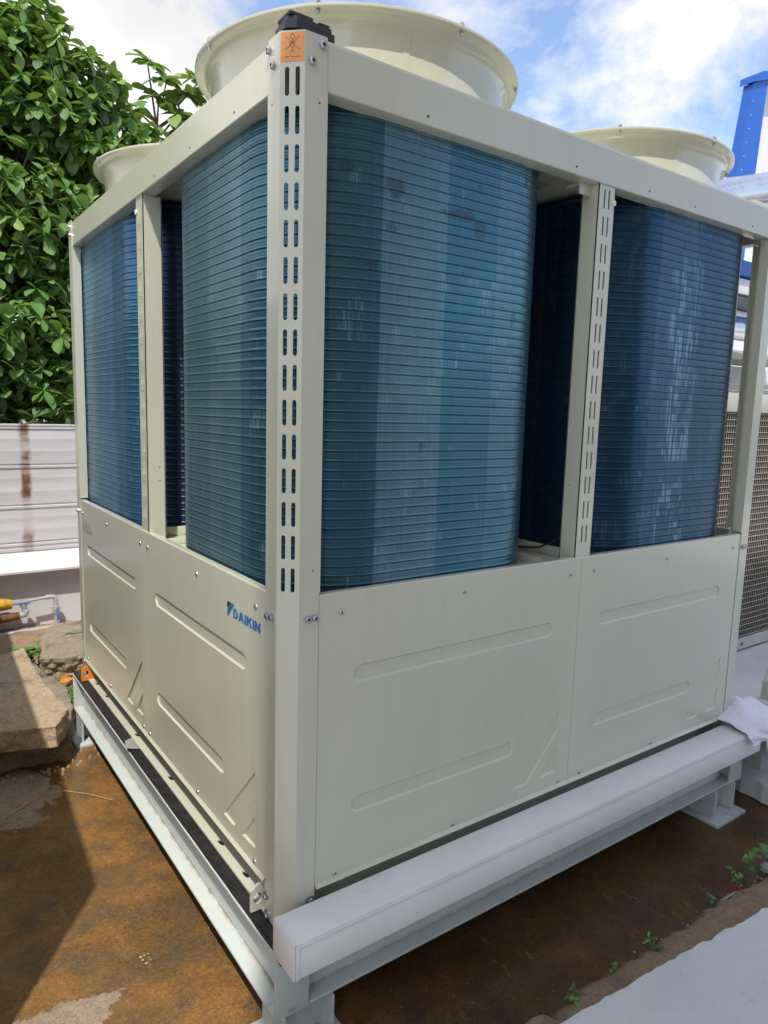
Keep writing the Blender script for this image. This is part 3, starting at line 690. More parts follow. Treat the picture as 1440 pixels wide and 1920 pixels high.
top_ = [(.068, .764), (.50, .764), (.978, .764)]; bot_ = [(.062, .020), (.492, .020), (.982, .020)]
pr1 = panel(None, (.0995, 0, 0), ROT_R, top_+bot_)
pr2 = panel(None, (1.131, 0, 0), ROT_R, top_+bot_)
pl1 = panel(None, (0, 1.1295, 0), ROT_L, [(.03, .762), (.535, .763), (.968, .763)]+[(.02, .020), (.525, .020), (.965, .020)])
pl2 = panel(None, (0, 2.161, 0), ROT_L, [(.03, .755), (.48, .764), (.972, .763)]+[(.06, .02), (.48, .020), (.972, .020)])
panel(None, (2.1605, L, 0), (0, 0, PI), []); panel(None, (1.129, L, 0), (0, 0, PI), [])
panel(None, (L, .0995, 0), (0, 0, PI/2), []); panel(None, (L, 1.131, 0), (0, 0, PI/2), [])
# filler strips beside the near post
fs_ = MB(); fs_.box((.1001, .010, .0), (.118, .022, .8)); fs_.box((.010, .1001, 0), (.022, .118, .8)); part('filler_strip', fs_, 'darkgrey', CH, smooth=False)

# maker's mark on the near left panel (panel local: u to the right, z up)
def onleft(u, z, w_): return (-.0008-w_, u, z)
lg = MB()
def glyph(polys, x, z, sx, sz, mi, mb, y0):
    for outer, holes in polys:
        mb.plate([(x+a*sx, z+b*sz) for a, b in outer], [[(x+a*sx, z+b*sz) for a, b in h] for h in holes], .0004, lambda u, v, w_: (-.0010-w_, y0-u, v), mi)
def arcp(cx, cy, rx, ry, a0, a1, k=8): return [(cx+rx*math.cos(a0+(a1-a0)*i/k), cy+ry*math.sin(a0+(a1-a0)*i/k)) for i in range(k+1)]
GD = [([(0, 0)]+arcp(.42, .5, .42, .5, -PI/2, PI/2)+[(0, 1)], [[(.27, .2)]+arcp(.40, .5, .17, .3, -PI/2, PI/2)+[(.27, .8)]])]
GA = [([(0, 0), (.28, 0), (.345, .20), (.635, .20), (.70, 0), (.98, 0), (.63, 1), (.35, 1)], [[(.41, .4), (.57, .4), (.49, .68)]])]
GI = [([(0, 0), (.27, 0), (.27, 1), (0, 1)], [])]
GK = [([(0, 0), (.27, 0), (.27, .40), (.36, .48), (.56, 0), (.90, 0), (.57, .62), (.86, 1), (.53, 1), (.27, .64), (.27, 1), (0, 1)], [])]
GN = [([(0, 0), (.26, 0), (.26, .56), (.60, 0), (.86, 0), (.86, 1), (.60, 1), (.60, .44), (.26, 1), (0, 1)], [])]
x = 0.; sx = .0388; sz = .0275
for gl, wd in ((GD, .84), (GA, .98), (GI, .27), (GK, .9), (GI, .27), (GN, .86)):
    glyph(gl, x, .6945, sx, sz, 0, lg, .311); x += (wd+.085)*sx
# the emblem: blue blade with a black upper-left corner
lg.prism([(0, .687), (.049, .733), (.030, .733), (.0, .707)], .0004, lambda u, v, w_: (-.0010-w_, .3525-u, v), 0)
lg.prism([(0, .711), (.026, .733), (.0, .733)], .0004, lambda u, v, w_: (-.0010-w_, .3525-u, v), 1)
part('brand_logo', lg, ['blue_ink', 'black_ink'], pl1, smooth=False).location = (Vector((0, 0, 0)))
lo = bpy.data.objects['brand_logo']; 
# panel is rotated: place through its local frame
def to_panel(o, p, world):
    d = Vector(world)-WO[p]; a = -p.rotation_euler.z
    o.location = (d.x*math.cos(a)-d.y*math.sin(a), d.x*math.sin(a)+d.y*math.cos(a), d.z); o.rotation_euler = (0, 0, a)
to_panel(lo, pl1, WO[lo])
# faint model letters on the far left panel
ml = MB()
def st2(p, q, t=.0055):
    d = Vector((q[0]-p[0], q[1]-p[1])).normalized(); n_ = Vector((-d.y, d.x))*t/2
    ml.prism([(p[0]+n_.x, p[1]+n_.y), (p[0]-n_.x, p[1]-n_.y), (q[0]-n_.x, q[1]-n_.y), (q[0]+n_.x, q[1]+n_.y)], .0003, lambda u, v, w_: (-.0008-w_, 2.125-u, v))
U0 = .684
for p, q in (((0, U0+.035), (0, U0+.008)), ((0, U0+.008), (.012, U0)), ((.012, U0), (.028, U0)), ((.028, U0), (.040, U0+.008)), ((.040, U0+.008), (.040, U0+.035)),
             ((.056, U0), (.076, U0+.035)), ((.076, U0+.035), (.096, U0)), ((.112, U0+.035), (.112, U0)), ((.112, U0), (.140, U0)),
             ((.150, U0), (.163, U0)), ((.163, U0), (.166, U0+.008)), ((.166, U0+.008), (.152, U0+.012)), ((.152, U0+.012), (.152, U0+.02)), ((.152, U0+.02), (.166, U0+.02)),
             ((0, U0-.010), (.170, U0-.010))): st2(p, q, .0045)
mo = part('model_letters', ml, 'model_ink', pl2, smooth=False); to_panel(mo, pl2, WO[mo])

# base rails (bottom channel with oval holes) on the two visible sides and beyond
def rail(fn):
    mb = MB(); hl = []
    for c in (.17, .274, .462, .94, 1.362, 1.843, 2.027): hl.append([(c+.020*math.cos(2*PI*i/12), .022+.0075*math.sin(2*PI*i/12)) for i in range(12)])
    mb.plate([(.06, -.003), (L-.06, -.003), (L-.06, .06), (.06, .06)], hl, .006, lambda u, v, w_: fn(u, v, -.092+w_))
    mb.prism([(.06, -.098), (L-.06, -.098), (L-.06, .10), (.06, .10)], .004, lambda u, v, w_: fn(u, .060-w_, v))
    return part('base_rail', mb, 'cream', CH, ang=25)
rail(lambda s_, d, z: (d, s_, z)); rail(lambda s_, d, z: (s_, d, z)); rail(lambda s_, d, z: (L-d, s_, z)); rail(lambda s_, d, z: (s_, L-d, z))
bt = MB(); bt.box((.065, .065, -.06), (L-.065, L-.065, -.05)); part('bottom_tray', bt, 'darkgrey', CH, smooth=False)
# lifting lugs
def lug(y0, m, lab):
    mb = MB(); hole = [(-.013+.0135*math.cos(2*PI*i/16), -.060+.0165*math.sin(2*PI*i/16)) for i in range(16)]
    mb.plate([(-.034, -.096), (.03, -.096), (.03, -.025), (.004, -.018), (-.012, -.018), (-.034, -.034)], [hole], .008, lambda u, v, w_: (u, y0-w_, v))
    o = part('lifting_lug', mb, m, CH, ang=25)
    if lab: o['label'] = lab
    return o
lug(.118, 'cream', None); lug(2.105, 'lug_orange', 'orange painted lifting lug at the far left corner')

# ------------------------------------------------------------------ steel base under the chiller
BF = thing('steel_base_frame', (L/2, L/2, GZ), 'pale green painted steel beam frame with rust streaks under the chiller', 'steel frame')
def ibeam(fn, a, b, z0=-.31, z1=-.12, half=.05, tf=.009, tw=.006):
    mb = MB()
    mb.box(fn(a, -half, z0), fn(b, half, z0+tf), .0015); mb.box(fn(a, -half, z1-tf), fn(b, half, z1), .0015); mb.box(fn(a, -tw/2, z0+tf+.0004), fn(b, tw/2, z1-tf-.0004))
    return part('beam', mb, 'steel', BF, ang=30)
def endplate(a, b): 
    mb = MB(); mb.box(a, b, .0015); return part('end_plate', mb, 'steel', BF)
ibeam(lambda s_, d, z: (.013+d, s_, z), -.030, 2.29); endplate((-.0375, -.0395, -.3108), (.0635, -.0305, -.1195)); endplate((-.0375, 2.2905, -.3108), (.0635, 2.2995, -.1195))
ibeam(lambda s_, d, z: (s_, .012+d, z), .0645, 2.20); ibeam(lambda s_, d, z: (2.25+d, s_, z), -.03, 2.29); endplate((2.1995, -.0395, -.3108), (2.3005, -.0305, -.1195))
ibeam(lambda s_, d, z: (s_, 2.25+d, z), .0645, 2.20); ibeam(lambda s_, d, z: (s_, 1.13+d, z), .0645, 2.20)
def leg(cx, cy):
    mb = MB(); x0, x1 = cx-.075, cx+.075
    mb.box((x0-.005, cy-.06, GZ+.0165), (x0+.005, cy+.06, -.3105)); mb.box((x1-.005, cy-.06, GZ+.0165), (x1+.005, cy+.06, -.3105)); mb.box((x0+.0052, cy-.004, GZ+.0165), (x1-.0052, cy+.004, -.3105))
    o = part('leg', mb, 'steel', BF, smooth=False)
    b = MB(); b.box((cx-.115, cy-.10, GZ+.001), (cx+.115, cy+.10, GZ+.016), .001); part('base_plate', b, 'steel', o)
    b = MB(); b.box((cx-.112, cy-.097, GZ-.02), (cx+.112, cy+.097, GZ+.0008)); part('packing_plate', b, 'rust', o)
for (x, y) in ((.06, .012), (2.16, .012), (.045, 2.20), (2.25, 2.2), (1.13, 1.13)): leg(x, y)
rs = MB(); rs.box((-.030, -.055, -.142), (.052, -.0405, -.1165), .002); rs.box((.012, -.052, -.19), (.042, -.0405, -.1425), .002)
part('rusty_bracket', rs, 'rust', BF)
def strip(fn, a, b, name, lab):
    mb = MB(); k = 60; vs = []; r = random.Random(2); pr = [(-.034, -.1195), (-.034, -.107), (-.030, -.1025), (.058, -.1015), (.060, -.1195)]
    for i in range(k+1):
        s_ = a+(b-a)*i/k; j = r.uniform(-.0005, .0005)
        vs += [fn(s_, d+(j if q < 3 else 0), z) for q, (d, z) in enumerate(pr)]
    mb.add(vs, [(i*5+q, (i+1)*5+q, (i+1)*5+q+1, i*5+q+1) for i in range(k) for q in range(4)]+[(0, 1, 2, 3, 4), tuple(k*5+q for q in (4, 3, 2, 1, 0))])
    return tag(part(name, mb, 'rubber', ang=40), lab, 'rubber strip', 'black rubber strips under the chiller')
strip(lambda s_, d, z: (d, s_, z), -.035, 2.295, 'rubber_strip', 'black rubber strip on the left steel beam, below the panel with the blue logo')
strip(lambda s_, d, z: (s_, d+.012, z), .062, 2.29, 'rubber_strip', 'black rubber strip in the dark gap behind the white cable trunking')

# ------------------------------------------------------------------ white cable trunking along the right side
TR = thing('cable_trunking', (1.1, -.085, -.12), 'long white cable trunking along the front right base of the chiller', 'trunking')
b = MB(); b.box((-.034, -.1395, -.118), (2.235, -.028, -.022), .0025); part('body', b, 'trunk', TR)
b = MB(); b.box((-.0345, -.1425, -.0215), (2.2355, -.0260, -.0155), .002); b.box((-.0345, -.1425, -.0315), (2.2355, -.1402, -.0212), .0008); part('lid', b, 'trunk', TR)
b = MB(); b.box((-.0395, -.1405, -.1185), (-.0347, -.0265, -.0150), .002); b.box((-.0345, -.1415, -.1180), (-.022, -.1399, -.0320), .0006); part('end_cap', b, 'trunk', TR)
inst('bolt', BOLT, TR, (2.19, -.1395, -.07), ROT_R)

# cloth on its far end
cl = MB(); nu, nv = 44, 56
def clothpt(u, v):
    # v: 0 back edge on the top, .55 front edge, 1 lower hem; u along the trunking
    x = 2.10+.38*u
    if v < .5:
        t = v/.5; y = .06-.215*t; z = -.008
    else:
        t = (v-.5)/.5; hang = .05 if u < .42 else .05+.13*min(1, (u-.42)/.12)
        y = -.155-.015*math.sin(t*PI); z = -.012-hang*t
    top = max(0, 1-max(0, (v-.40)/.12)); 
    hump = .062*math.exp(-((u-.45)/.34)**2)*math.exp(-((v-.22)/.20)**2)
    wr = .010*math.sin(13*u+7*v+2*math.sin(6*v))+.006*math.sin(23*u-12*v)+.006*abs(math.sin(29*u+15*v+1.3+2*math.sin(5*u)))
    edge = 1 if v < .5 else .8
    start = .035*math.sin(7*v)*(1-u)
    return (x+.02*math.sin(8*v+3*u)-start*.3, y-(wr*.9 if v > .45 else -wr*.4), z+hump+(abs(wr)*1.1 if v < .5 else wr*.2)+.003)
vs_ = [clothpt(i/nu, j/nv) for j in range(nv+1) for i in range(nu+1)]
cl.add(vs_, [(j*(nu+1)+i, j*(nu+1)+i+1, (j+1)*(nu+1)+i+1, (j+1)*(nu+1)+i) for j in range(nv) for i in range(nu)])
clo = part('cloth', cl, 'cloth', ang=80); sm = clo.modifiers.new('solid', 'SOLIDIFY'); sm.thickness = .003
tag(clo, 'crumpled white cloth draped over the far end of the white trunking', 'cloth')
# grey steel box behind the end of the trunking
gb = thing('steel_junction_box', (2.52, .1, -.2), 'grey steel box with a bolt below the white cloth', 'steel box')
b = MB(); b.box((2.345, -.10, -.265), (2.70, .36, -.125), .003); part('body', b, 'greybox', gb)
o = inst('bolt', WBOLT, gb, (2.344, .02, -.185), ROT_L)
# part of the next unit's steel base
nb = thing('neighbour_steel_base', (3.0, .3, GZ), 'pale green steel support at the right edge, above the white cloth', 'steel frame')
b = MB(); b.box((2.765, .06, -.09), (3.6, .13, .0), .003); part('beam', b, 'steel', nb)
b = MB(); b.prism([(2.74, .006), (3.4, .006), (3.4, .16), (2.80, .16)], .012, lambda u, v, w_: (u, .10-w_, v)); part('gusset_plate', b, 'steel', nb, smooth=False)
b = MB(); b.box((2.71, .05, -.115), (3.6, .14, -.0905), .002); part('flange', b, 'steel', nb)
b = MB(); b.box((2.86, .07, -.354), (2.95, .13, -.1155)); b.box((3.4, .07, -.354), (3.5, .13, -.1155)); part('leg', b, 'steel', nb, smooth=False)

# ------------------------------------------------------------------ left background: broken concrete, wall, fence, pipes
def rock(name, poly, z0, z1, m, lab, seed, bulge=.02, tilt=(0, 0), sub=5):
    bm = bmesh.new(); vsb = [bm.verts.new((x, y, z0)) for x, y in poly]; f = bm.faces.new(vsb)
    ex = bmesh.ops.extrude_face_region(bm, geom=[f]); tv = [v for v in ex['geom'] if isinstance(v, bmesh.types.BMVert)]
    for v in tv: v.co.z = z1+tilt[0]*(v.co.x-poly[0][0])+tilt[1]*(v.co.y-poly[0][1])
    bmesh.ops.recalc_face_normals(bm, faces=bm.faces[:])
    bmesh.ops.bevel(bm, geom=bm.edges[:], offset=.005, segments=1, affect='EDGES')
    bmesh.ops.triangulate(bm, faces=bm.faces[:])
    for _ in range(sub):
        es = [e for e in bm.edges if e.calc_length() > .032]
        if not es: break
        bmesh.ops.subdivide_edges(bm, edges=es, cuts=1); bmesh.ops.triangulate(bm, faces=[f for f in bm.faces if len(f.verts) > 3])
    from mathutils import noise as mn
    bm.normal_update(); off = Vector((seed*3.1, seed*1.7, seed))
    disp = {}
    for v in bm.verts:
        side = 1-abs(v.normal.z)*.75
        cellv = mn.voronoi(v.co*Vector((11, 11, 22))+off)[0]
        d = mn.fractal(v.co*9+off, 1., 2., 4)*bulge*side*.8+(cellv[1]-cellv[0]-.3)*bulge*.6*side+(mn.noise(v.co*30+off)*.35+mn.noise(v.co*70+off)*.18)*bulge*(.35+.65*side)
        disp[v] = v.normal*d
    for v in bm.verts: v.co += disp[v]
    mb = MB(); bm.verts.index_update(); mb.add([v.co[:] for v in bm.verts], [[v.index for v in f.verts] for f in bm.faces]); bm.free()
    return tag(part(name, mb, m, ang=22), lab, 'concrete', 'broken concrete pieces by the wall')
rock('concrete_slab', [(-1.3, 1.86), (-.42, 1.93), (-.20, 1.86), (-.115, 2.04), (-.155, 2.55), (-.145, 3.12), (-.26, 3.04), (-1.3, 2.95)], -.30, -.195, 'rockA',
     'large flat broken concrete slab lying left of the chiller', 2, .018)
rock('concrete_ledge', [(-1.1, 2.0), (-.40, 2.05), (-.12, 2.02), (-.045, 2.30), (.0, 2.65), (-.1, 3.2), (-1.1, 3.0)], GZ-.05, -.318, 'rockB',
     'rough concrete ledge underneath the flat broken slab', 6, .022)
rock('concrete_block', [(-.10, 2.86), (.03, 2.80), (.55, 2.86), (.7, 3.5), (.1, 3.55), (-.02, 3.3)], GZ-.05, -.195, 'rockB',
     'grey mossy concrete block between the broken slab and the far corner of the chiller', 9, .035)
rock('concrete_fragment', [(-.03, 2.48), (.16, 2.45), (.30, 2.62), (.20, 2.80), (.0, 2.76)], GZ-.05, -.375, 'rockA', 'low stone fragment with green moss beside the far steel foot', 4, .03)
dirt = MB(); r = random.Random(8); vs_ = []; nx_, ny_ = 40, 14
for j in range(ny_+1):
    for i in range(nx_+1):
        x = -2.2+4.4*i/nx_; y = 3.0+1.3*j/ny_; edge = min(1, j/3)
        vs_.append((x, y, GZ-.01+edge*(.03+r.uniform(0, .035))))
dirt.add(vs_, [(j*(nx_+1)+i, j*(nx_+1)+i+1, (j+1)*(nx_+1)+i+1, (j+1)*(nx_+1)+i) for j in range(ny_) for i in range(nx_)])
tag(part('soil', dirt, 'kerb', ang=60), kind='structure')

WL = thing('low_wall', (0, 4.35, GZ), 'white painted low wall with a projecting coping below the ribbed fence', 'wall')
b = MB(); b.box((-9, 4.285, GZ-.1), (5.0, 4.60, .04)); part('wall_body', b, 'wall', WL, smooth=False)
b = MB(); vs_ = [(-9, 4.17, .030), (-9, 4.17, .045), (-9, 4.44, .135), (-9, 4.62, .135), (-9, 4.62, .0405), (-9, 4.29, .0405)]
b.add(vs_+[(5, y, z) for _, y, z in vs_], [(i, (i+1) % 6, (i+1) % 6+6, i+6) for i in range(6)]+[tuple(range(6)), tuple(reversed(range(6, 12)))]); part('coping', b, 'wall', WL, smooth=False)
FE = thing('ribbed_fence', (0, 4.46, .13), 'weathered white sheet fence with horizontal ribs and a rusty streak', 'fence')
def sheet(z0, z1):
    mb = MB(); h = z1-z0
    pr = [(4.462, z0), (4.450, z0+.012), (4.450, z0+h*.30), (4.448, z0+h*.34), (4.448, z0+h*.38), (4.450, z0+h*.42), (4.450, z0+h*.62), (4.448, z0+h*.66), (4.448, z0+h*.70), (4.450, z0+h*.74), (4.450, z1-.030), (4.442, z1-.018), (4.442, z1-.004), (4.462, z1)]
    n = len(pr); mb.add([(-9, y, z) for y, z in pr]+[(5, y, z) for y, z in pr], [(i, i+1, i+1+n, i+n) for i in range(n-1)]); return part('sheet', mb, 'fence', FE, ang=25)
for a, c in ((.135, .208), (.209, .498), (.499, .808), (.809, 1.105)): sheet(a, c)
for x in (-1.9, .108, 2.1):
    b = MB(); b.box((x-.03, 4.463, .136), (x+.03, 4.52, 1.10)); part('post', b, 'darkgrey', FE, smooth=False)
b = MB(); b.box((-9, 4.44, 1.1055), (5, 4.50, 1.122), .002); part('top_rail', b, 'fence', FE)

PP = thing('water_pipe', (0, 4.18, -.3), 'grey plastic water pipe with blue valves running along the low wall', 'pipe')
Y = 4.19
def pp(name, m, fn): mb = MB(); fn(mb); return part(name, mb, m, PP)
pp('pipe', 'pvc', lambda b: b.tube([(.05, Y, -.186), (.195, Y, -.172)], .0115, 12))
pp('elbow', 'pvc', lambda b: (b.tube([(.165, Y, -.175), (.205, Y, -.172), (.228, Y, -.178), (.238, Y, -.198), (.238, Y, -.235)], .0165, 12)))
pp('union_nut', 'pvc', lambda b: b.lathe([(0, .05), (.018, .05), (.018, .036), (.026, .034), (.026, .0), (.022, -.004), (.022, -.02), (0, -.02)], 12, (.238, Y, -.285)))
pp('pipe', 'pvc', lambda b: b.tube([(.238, Y, -.30), (.236, Y, -.42)], .0135, 12))
pp('valve_handle', 'pvcblue', lambda b: b.box((.236, Y-.036, -.352), (.254, Y-.026, -.262), .003))
pp('ground_pipe', 'pvc', lambda b: b.tube([(-.6, Y-.02, -.43), (.22, Y, -.412), (.7, Y, -.385)], .0165, 12))
pp('valve_body', 'pvc', lambda b: b.tube([(.005, Y, -.20), (.02, Y, -.225), (.018, Y, -.245), (.03, Y, -.262), (.02, Y, -.285), (-.01, Y, -.292)], [.020, .024, .018, .026, .026, .02], 12))
pp('valve_handle', 'pvcblue', lambda b: (b.box((-.06, Y-.022, -.203), (.06, Y-.004, -.188), .004), b.box((.0, Y-.02, -.215), (.04, Y-.002, -.203), .003)))
pp('foam_lagging', 'foam', lambda b: b.tube([(-.5, Y, -.20), (-.20, Y, -.196), (-.12, Y, -.192), (-.062, Y, -.196)], [.043, .044, .046, .034], 12))
pp('wrapped_pipe', 'tape', lambda b: b.tube([(-.55, Y, -.32)]+[(-.5+.08*i, Y, -.312+.0035*i) for i in range(6)]+[(-.015, Y, -.292)], [.034, .030, .036, .031, .037, .032, .034, .028], 12))

# ------------------------------------------------------------------ plants
def leafmesh(name, length, width, mats, mi=0, droop=.25, cup=.18, k=5, tip=.62):
    b = MB(); vs = []; 
    for i in range(k+1):
        t = i/k; wd = width/2*(math.sin(PI*min(1, t**tip*1.0))**.75 if 0 < t < 1 else .04)
        if t == 1: wd = .0
        x = length*t; z = -droop*length*t*t
        vs += [(x, -wd, z+cup*wd*1.2), (x, 0, z), (x, wd, z+cup*wd*1.2)]
    fs = []
    for i in range(k): fs += [(i*3, i*3+1, i*3+4, i*3+3), (i*3+1, i*3+2, i*3+5, i*3+4)]
    b.add(vs, fs, mi); return b
def rotm(direction, roll):
    d = Vector(direction).normalized(); up = Vector((0, 0, 1)) if abs(d.z) < .95 else Vector((0, 1, 0))
    y = up.cross(d).normalized(); z = d.cross(y); m = Matrix((d, y, z)).transposed()
    return m @ Matrix.Rotation(roll, 3, 'X')
def weed(name, base, h, n, ll, lw, lab, seed, mats=('leaf2', 'stem'), spread=.5, cat='weed', group=None):
    if base[1] < 0: group = 'weeds along the earthy kerb'
    r = random.Random(seed); T = thing(name, base, lab, cat, group)
    s_ = MB(); tips = []
    for i in range(max(1, n//3)):
        a = r.uniform(0, 2*PI); e = Vector((math.cos(a)*spread*h, math.sin(a)*spread*h, h*r.uniform(.6, 1.))); p0 = Vector(base)
        pts = [p0+e*t+Vector((0, 0, h*.12*math.sin(t*PI))) for t in (0, .35, .7, 1)]
        s_.tube(pts, [.0035, .003, .002, .0012], 5); tips += pts[1:]
    part('stem', s_, mats[1], T)
    for i in range(n):
        p = r.choice(tips); a = r.uniform(0, 2*PI); lf = leafmesh('leaf', ll*r.uniform(.7, 1.15), lw*r.uniform(.7, 1.1), None, droop=r.uniform(.1, .5))
        R_ = rotm((math.cos(a), math.sin(a), r.uniform(-.1, .7)), r.uniform(-.5, .5)); mb = MB(); mb.add([tuple(R_ @ Vector(v)+p) for v in lf.v], lf.f)
        part('leaf', mb, mats[0] if r.random() < .7 else 'leaf3', T, origin=tuple(p), ang=70)
    return T
weed('weed', (-.045, 3.25, -.42), .24, 46, .13, .050, 'leafy green weed growing between the broken slab and the white wall', 21, spread=.55)
weed('weed', (.35, 2.86, -.36), .10, 10, .05, .03, 'small weed behind the orange lug at the far corner', 22)
weed('weed', (1.832, -.315, -.44), .09, 7, .042, .034, 'round-leaved weed by the right edge, on the earthy kerb', 23, ('leaf2', 'stem'), .35)
weed('weed', (1.73, -.33, -.44), .05, 8, .028, .016, 'small weed beside the red wire on the earthy kerb', 24)
weed('weed', (1.56, -.345, -.44), .04, 4, .030, .016, 'tiny seedling with pointed leaves left of the red wire', 25)
weed('weed', (1.16, -.365, -.43), .045, 14, .024, .010, 'bushy dull green weed tuft at the middle of the earthy kerb', 26, ('leaf1', 'stem'))
weed('weed', (.99, -.34, -.44), .035, 5, .024, .015, 'little two-leaf weed left of the tuft on the kerb', 27, ('leaf2', 'stem'), .3)
weed('weed', (.79, -.352, -.44), .045, 12, .025, .011, 'low weed patch at the bottom end of the earthy kerb', 28, ('leaf1', 'stem'))
weed('weed', (1.99, -.335, -.44), .09, 5, .05, .04, 'weed leaf cut by the right edge of the picture, furthest along the kerb', 29)
ms = MB(); r = random.Random(31)
for i in range(500):
    p = Vector((.06+r.gauss(0, .07), 2.62+r.gauss(0, .06), -.365+r.uniform(0, .02))); a = r.uniform(0, 2*PI); lf = leafmesh('m', .022, .014, None, k=2)
    R_ = rotm((math.cos(a), math.sin(a), r.uniform(0, .9)), 0); ms.add([tuple(R_ @ Vector(v)+p) for v in lf.v], lf.f)
tag(part('moss', ms, 'leaf2'), 'clump of tiny bright green ground plants on the stone fragment', 'ground cover', kind='stuff')
for i, (x, y, z, s_, lab, m) in enumerate(((.02, 2.80, -.345, .13, 'curled dry leaf lying by the green moss', 'deadleaf'), (-.02, 2.74, -.36, .09, 'orange fallen leaf next to the broken slab', 'lug_orange'))):
    lf = leafmesh('l', s_, s_*.5, None, droop=.3, cup=.6); R_ = rotm((.8, .2, .15), .6); mb = MB(); mb.add([tuple(R_ @ Vector(v)+Vector((x, y, z+.04))) for v in lf.v], lf.f)
    tag(part('fallen_leaf', mb, m, ang=70), lab, 'leaf')

# the big tree beyond the fence
TREE = thing('tree', (-.3, 5.9, GZ), 'big leafy green tree hanging over the ribbed fence at the left', 'tree')
tk = MB(); tk.tube([(-.3, 5.9, GZ-.1), (-.25, 5.85, .8), (-.1, 5.8, 1.9), (.0, 5.75, 3.0), (.05, 5.7, 3.8)], [.20, .16, .13, .09, .04], 10); part('trunk', tk, 'bark', TREE)
r = random.Random(42)
# blobs: centre, radius, density weight
BL = [((-.9, 5.4, 3.6), .85, 1.2), ((-.15, 5.3, 3.75), .62, 1.2), ((.42, 5.25, 3.65), .55, 1.2), ((.85, 5.25, 3.45), .44, 1.), ((1.12, 5.3, 3.30), .34, .8), ((1.42, 5.35, 3.32), .26, .5), ((-.35, 5.2, 4.05), .5, .9), ((.35, 5.2, 3.95), .36, .9), ((-1.0, 5.3, 4.3), .6, 1.),
      ((-.6, 5.1, 2.7), .75, 1.2), ((.1, 5.1, 2.75), .62, 1.2), ((.55, 5.2, 2.75), .42, 1.), ((-.7, 5.0, 1.8), .65, 1.1), ((.0, 5.0, 1.85), .60, 1.2), ((.45, 5.05, 1.75), .42, .9),
      ((.62, 5.1, 2.2), .36, .9), ((-.2, 4.75, 1.35), .40, .9), ((.25, 4.78, 1.32), .36, .9), ((.72, 5.2, 3.92), .36, 1.), ((.36, 5.2, 4.08), .40, 1.), ((1.18, 5.3, 3.62), .28, .9), ((-.3, 5.3, 4.25), .45, 1.), ((.9, 5.5, 2.9), .4, .7), ((.75, 5.4, 1.6), .45, .7), ((-1.6, 5.3, 3.0), .8, .6), ((1.0, 5.6, 2.3), .45, .6)]
LEAVES = []           # (matrix3, pos, kind)
limbs = MB()
def rosette(p, axis, n, r, young, k=1.):
    ax_ = axis.normalized(); t1 = ax_.orthogonal().normalized(); t2 = ax_.cross(t1); a0 = r.uniform(0, 6.3)
    for i in range(n):
        a = a0+2*PI*i/n+r.uniform(-.25, .25); el = r.uniform(-.35, .55)
        d = (t1*math.cos(a)+t2*math.sin(a))*math.cos(el)+ax_*math.sin(el)
        kind = young if r.random() < .75 else r.choice((0, 1, 1))
        LEAVES.append((rotm(d, r.uniform(-.5, .5)), p, r.choice((r.uniform(.06, .10), r.uniform(.09, .14), r.uniform(.12, .18)))*k*(.88 if kind == 2 else 1), kind))
for c, R_, wt in BL:
    c = Vector(c); n = int(200*wt*(R_/.5)**2)
    for i in range(n):
        th = r.uniform(0, 2*PI); zz = r.uniform(-1, 1); d = Vector((math.sqrt(1-zz*zz)*math.cos(th), math.sqrt(1-zz*zz)*math.sin(th), zz))
        if d.y > .35 and r.random() < .75: continue
        q = R_*r.uniform(.55, 1.12); p = c+Vector((d.x*q, d.y*q*.9, d.z*q*.95))
        if p.y < 4.42 and p.z < 1.05: continue
        if p.y < 4.2 and c.y > 4.2: continue
        yk = 2 if (p.z > 2.7 and d.z > -.1 and r.random() < .5) or r.random() < .10 else (1 if d.z > -.3 or r.random() < .4 else 0)
        rosette(p, d+Vector((0, -.3, .55)), r.randint(5, 8), r, yk)
        if i % 4 == 0 and c.y > 4.2: limbs.tube([c-Vector((0, -.2, .15)), c.lerp(p, .6)+Vector((0, 0, -.05)), p], [.022, .012, .005], 5)
    if c.y > 4.2: limbs.tube([Vector((0, 5.75, max(.9, c.z-.8))), Vector((0, 5.75, c.z-.5)).lerp(c, .5), c], [.06, .04, .022], 6)
# the long bare-stemmed branch standing out to the right of the crown
BRX = [Vector((.95, 5.5, 3.2)), Vector((1.25, 5.5, 3.58)), Vector((1.5, 5.5, 3.85)), Vector((1.72, 5.5, 4.05))]
limbs.tube(BRX, [.03, .022, .018, .010], 7)
for p, n in ((Vector((1.42, 5.5, 4.42)), 9), (Vector((1.60, 5.5, 4.30)), 9), (Vector((1.78, 5.5, 4.28)), 9), (Vector((1.92, 5.5, 4.38)), 8), (Vector((1.70, 5.45, 4.02)), 10), (Vector((1.86, 5.5, 3.98)), 8), (Vector((1.30, 5.5, 3.98)), 7), (Vector((1.62, 5.5, 3.82)), 8),
             (Vector((2.02, 5.5, 4.15)), 8), (Vector((1.52, 5.5, 4.12)), 8)):
    limbs.tube([BRX[2] if p.x < 1.55 else BRX[3], (BRX[2]+p)/2, p], [.012, .009, .006], 5)
    for q in range(2): rosette(p+Vector((r.uniform(-.05, .05), r.uniform(-.05, .05), r.uniform(-.04, .04))), Vector((r.uniform(-.3, .3), -.4, 1)), n, r, r.choice((1, 2, 1, 0)), 1.45)
part('limbs', limbs, 'bark', TREE)
LM = []
for q, mname in enumerate(('leaf1', 'leaf2', 'leaf3')):
    for var in range(2):
        LM.append(leafmesh('leaf', 1., .60 if var else .52, None, droop=.14+.22*var, cup=.20, k=6, tip=1.55).mesh('leaf', [MAT[mname]], ang=70, recalc=False))
def screen(p):
    d = p-CAM; z = d.dot(cf); return (720+1326.9*d.dot(cr)/z, 960-1326.9*d.dot(cu)/z, z)
vis = []
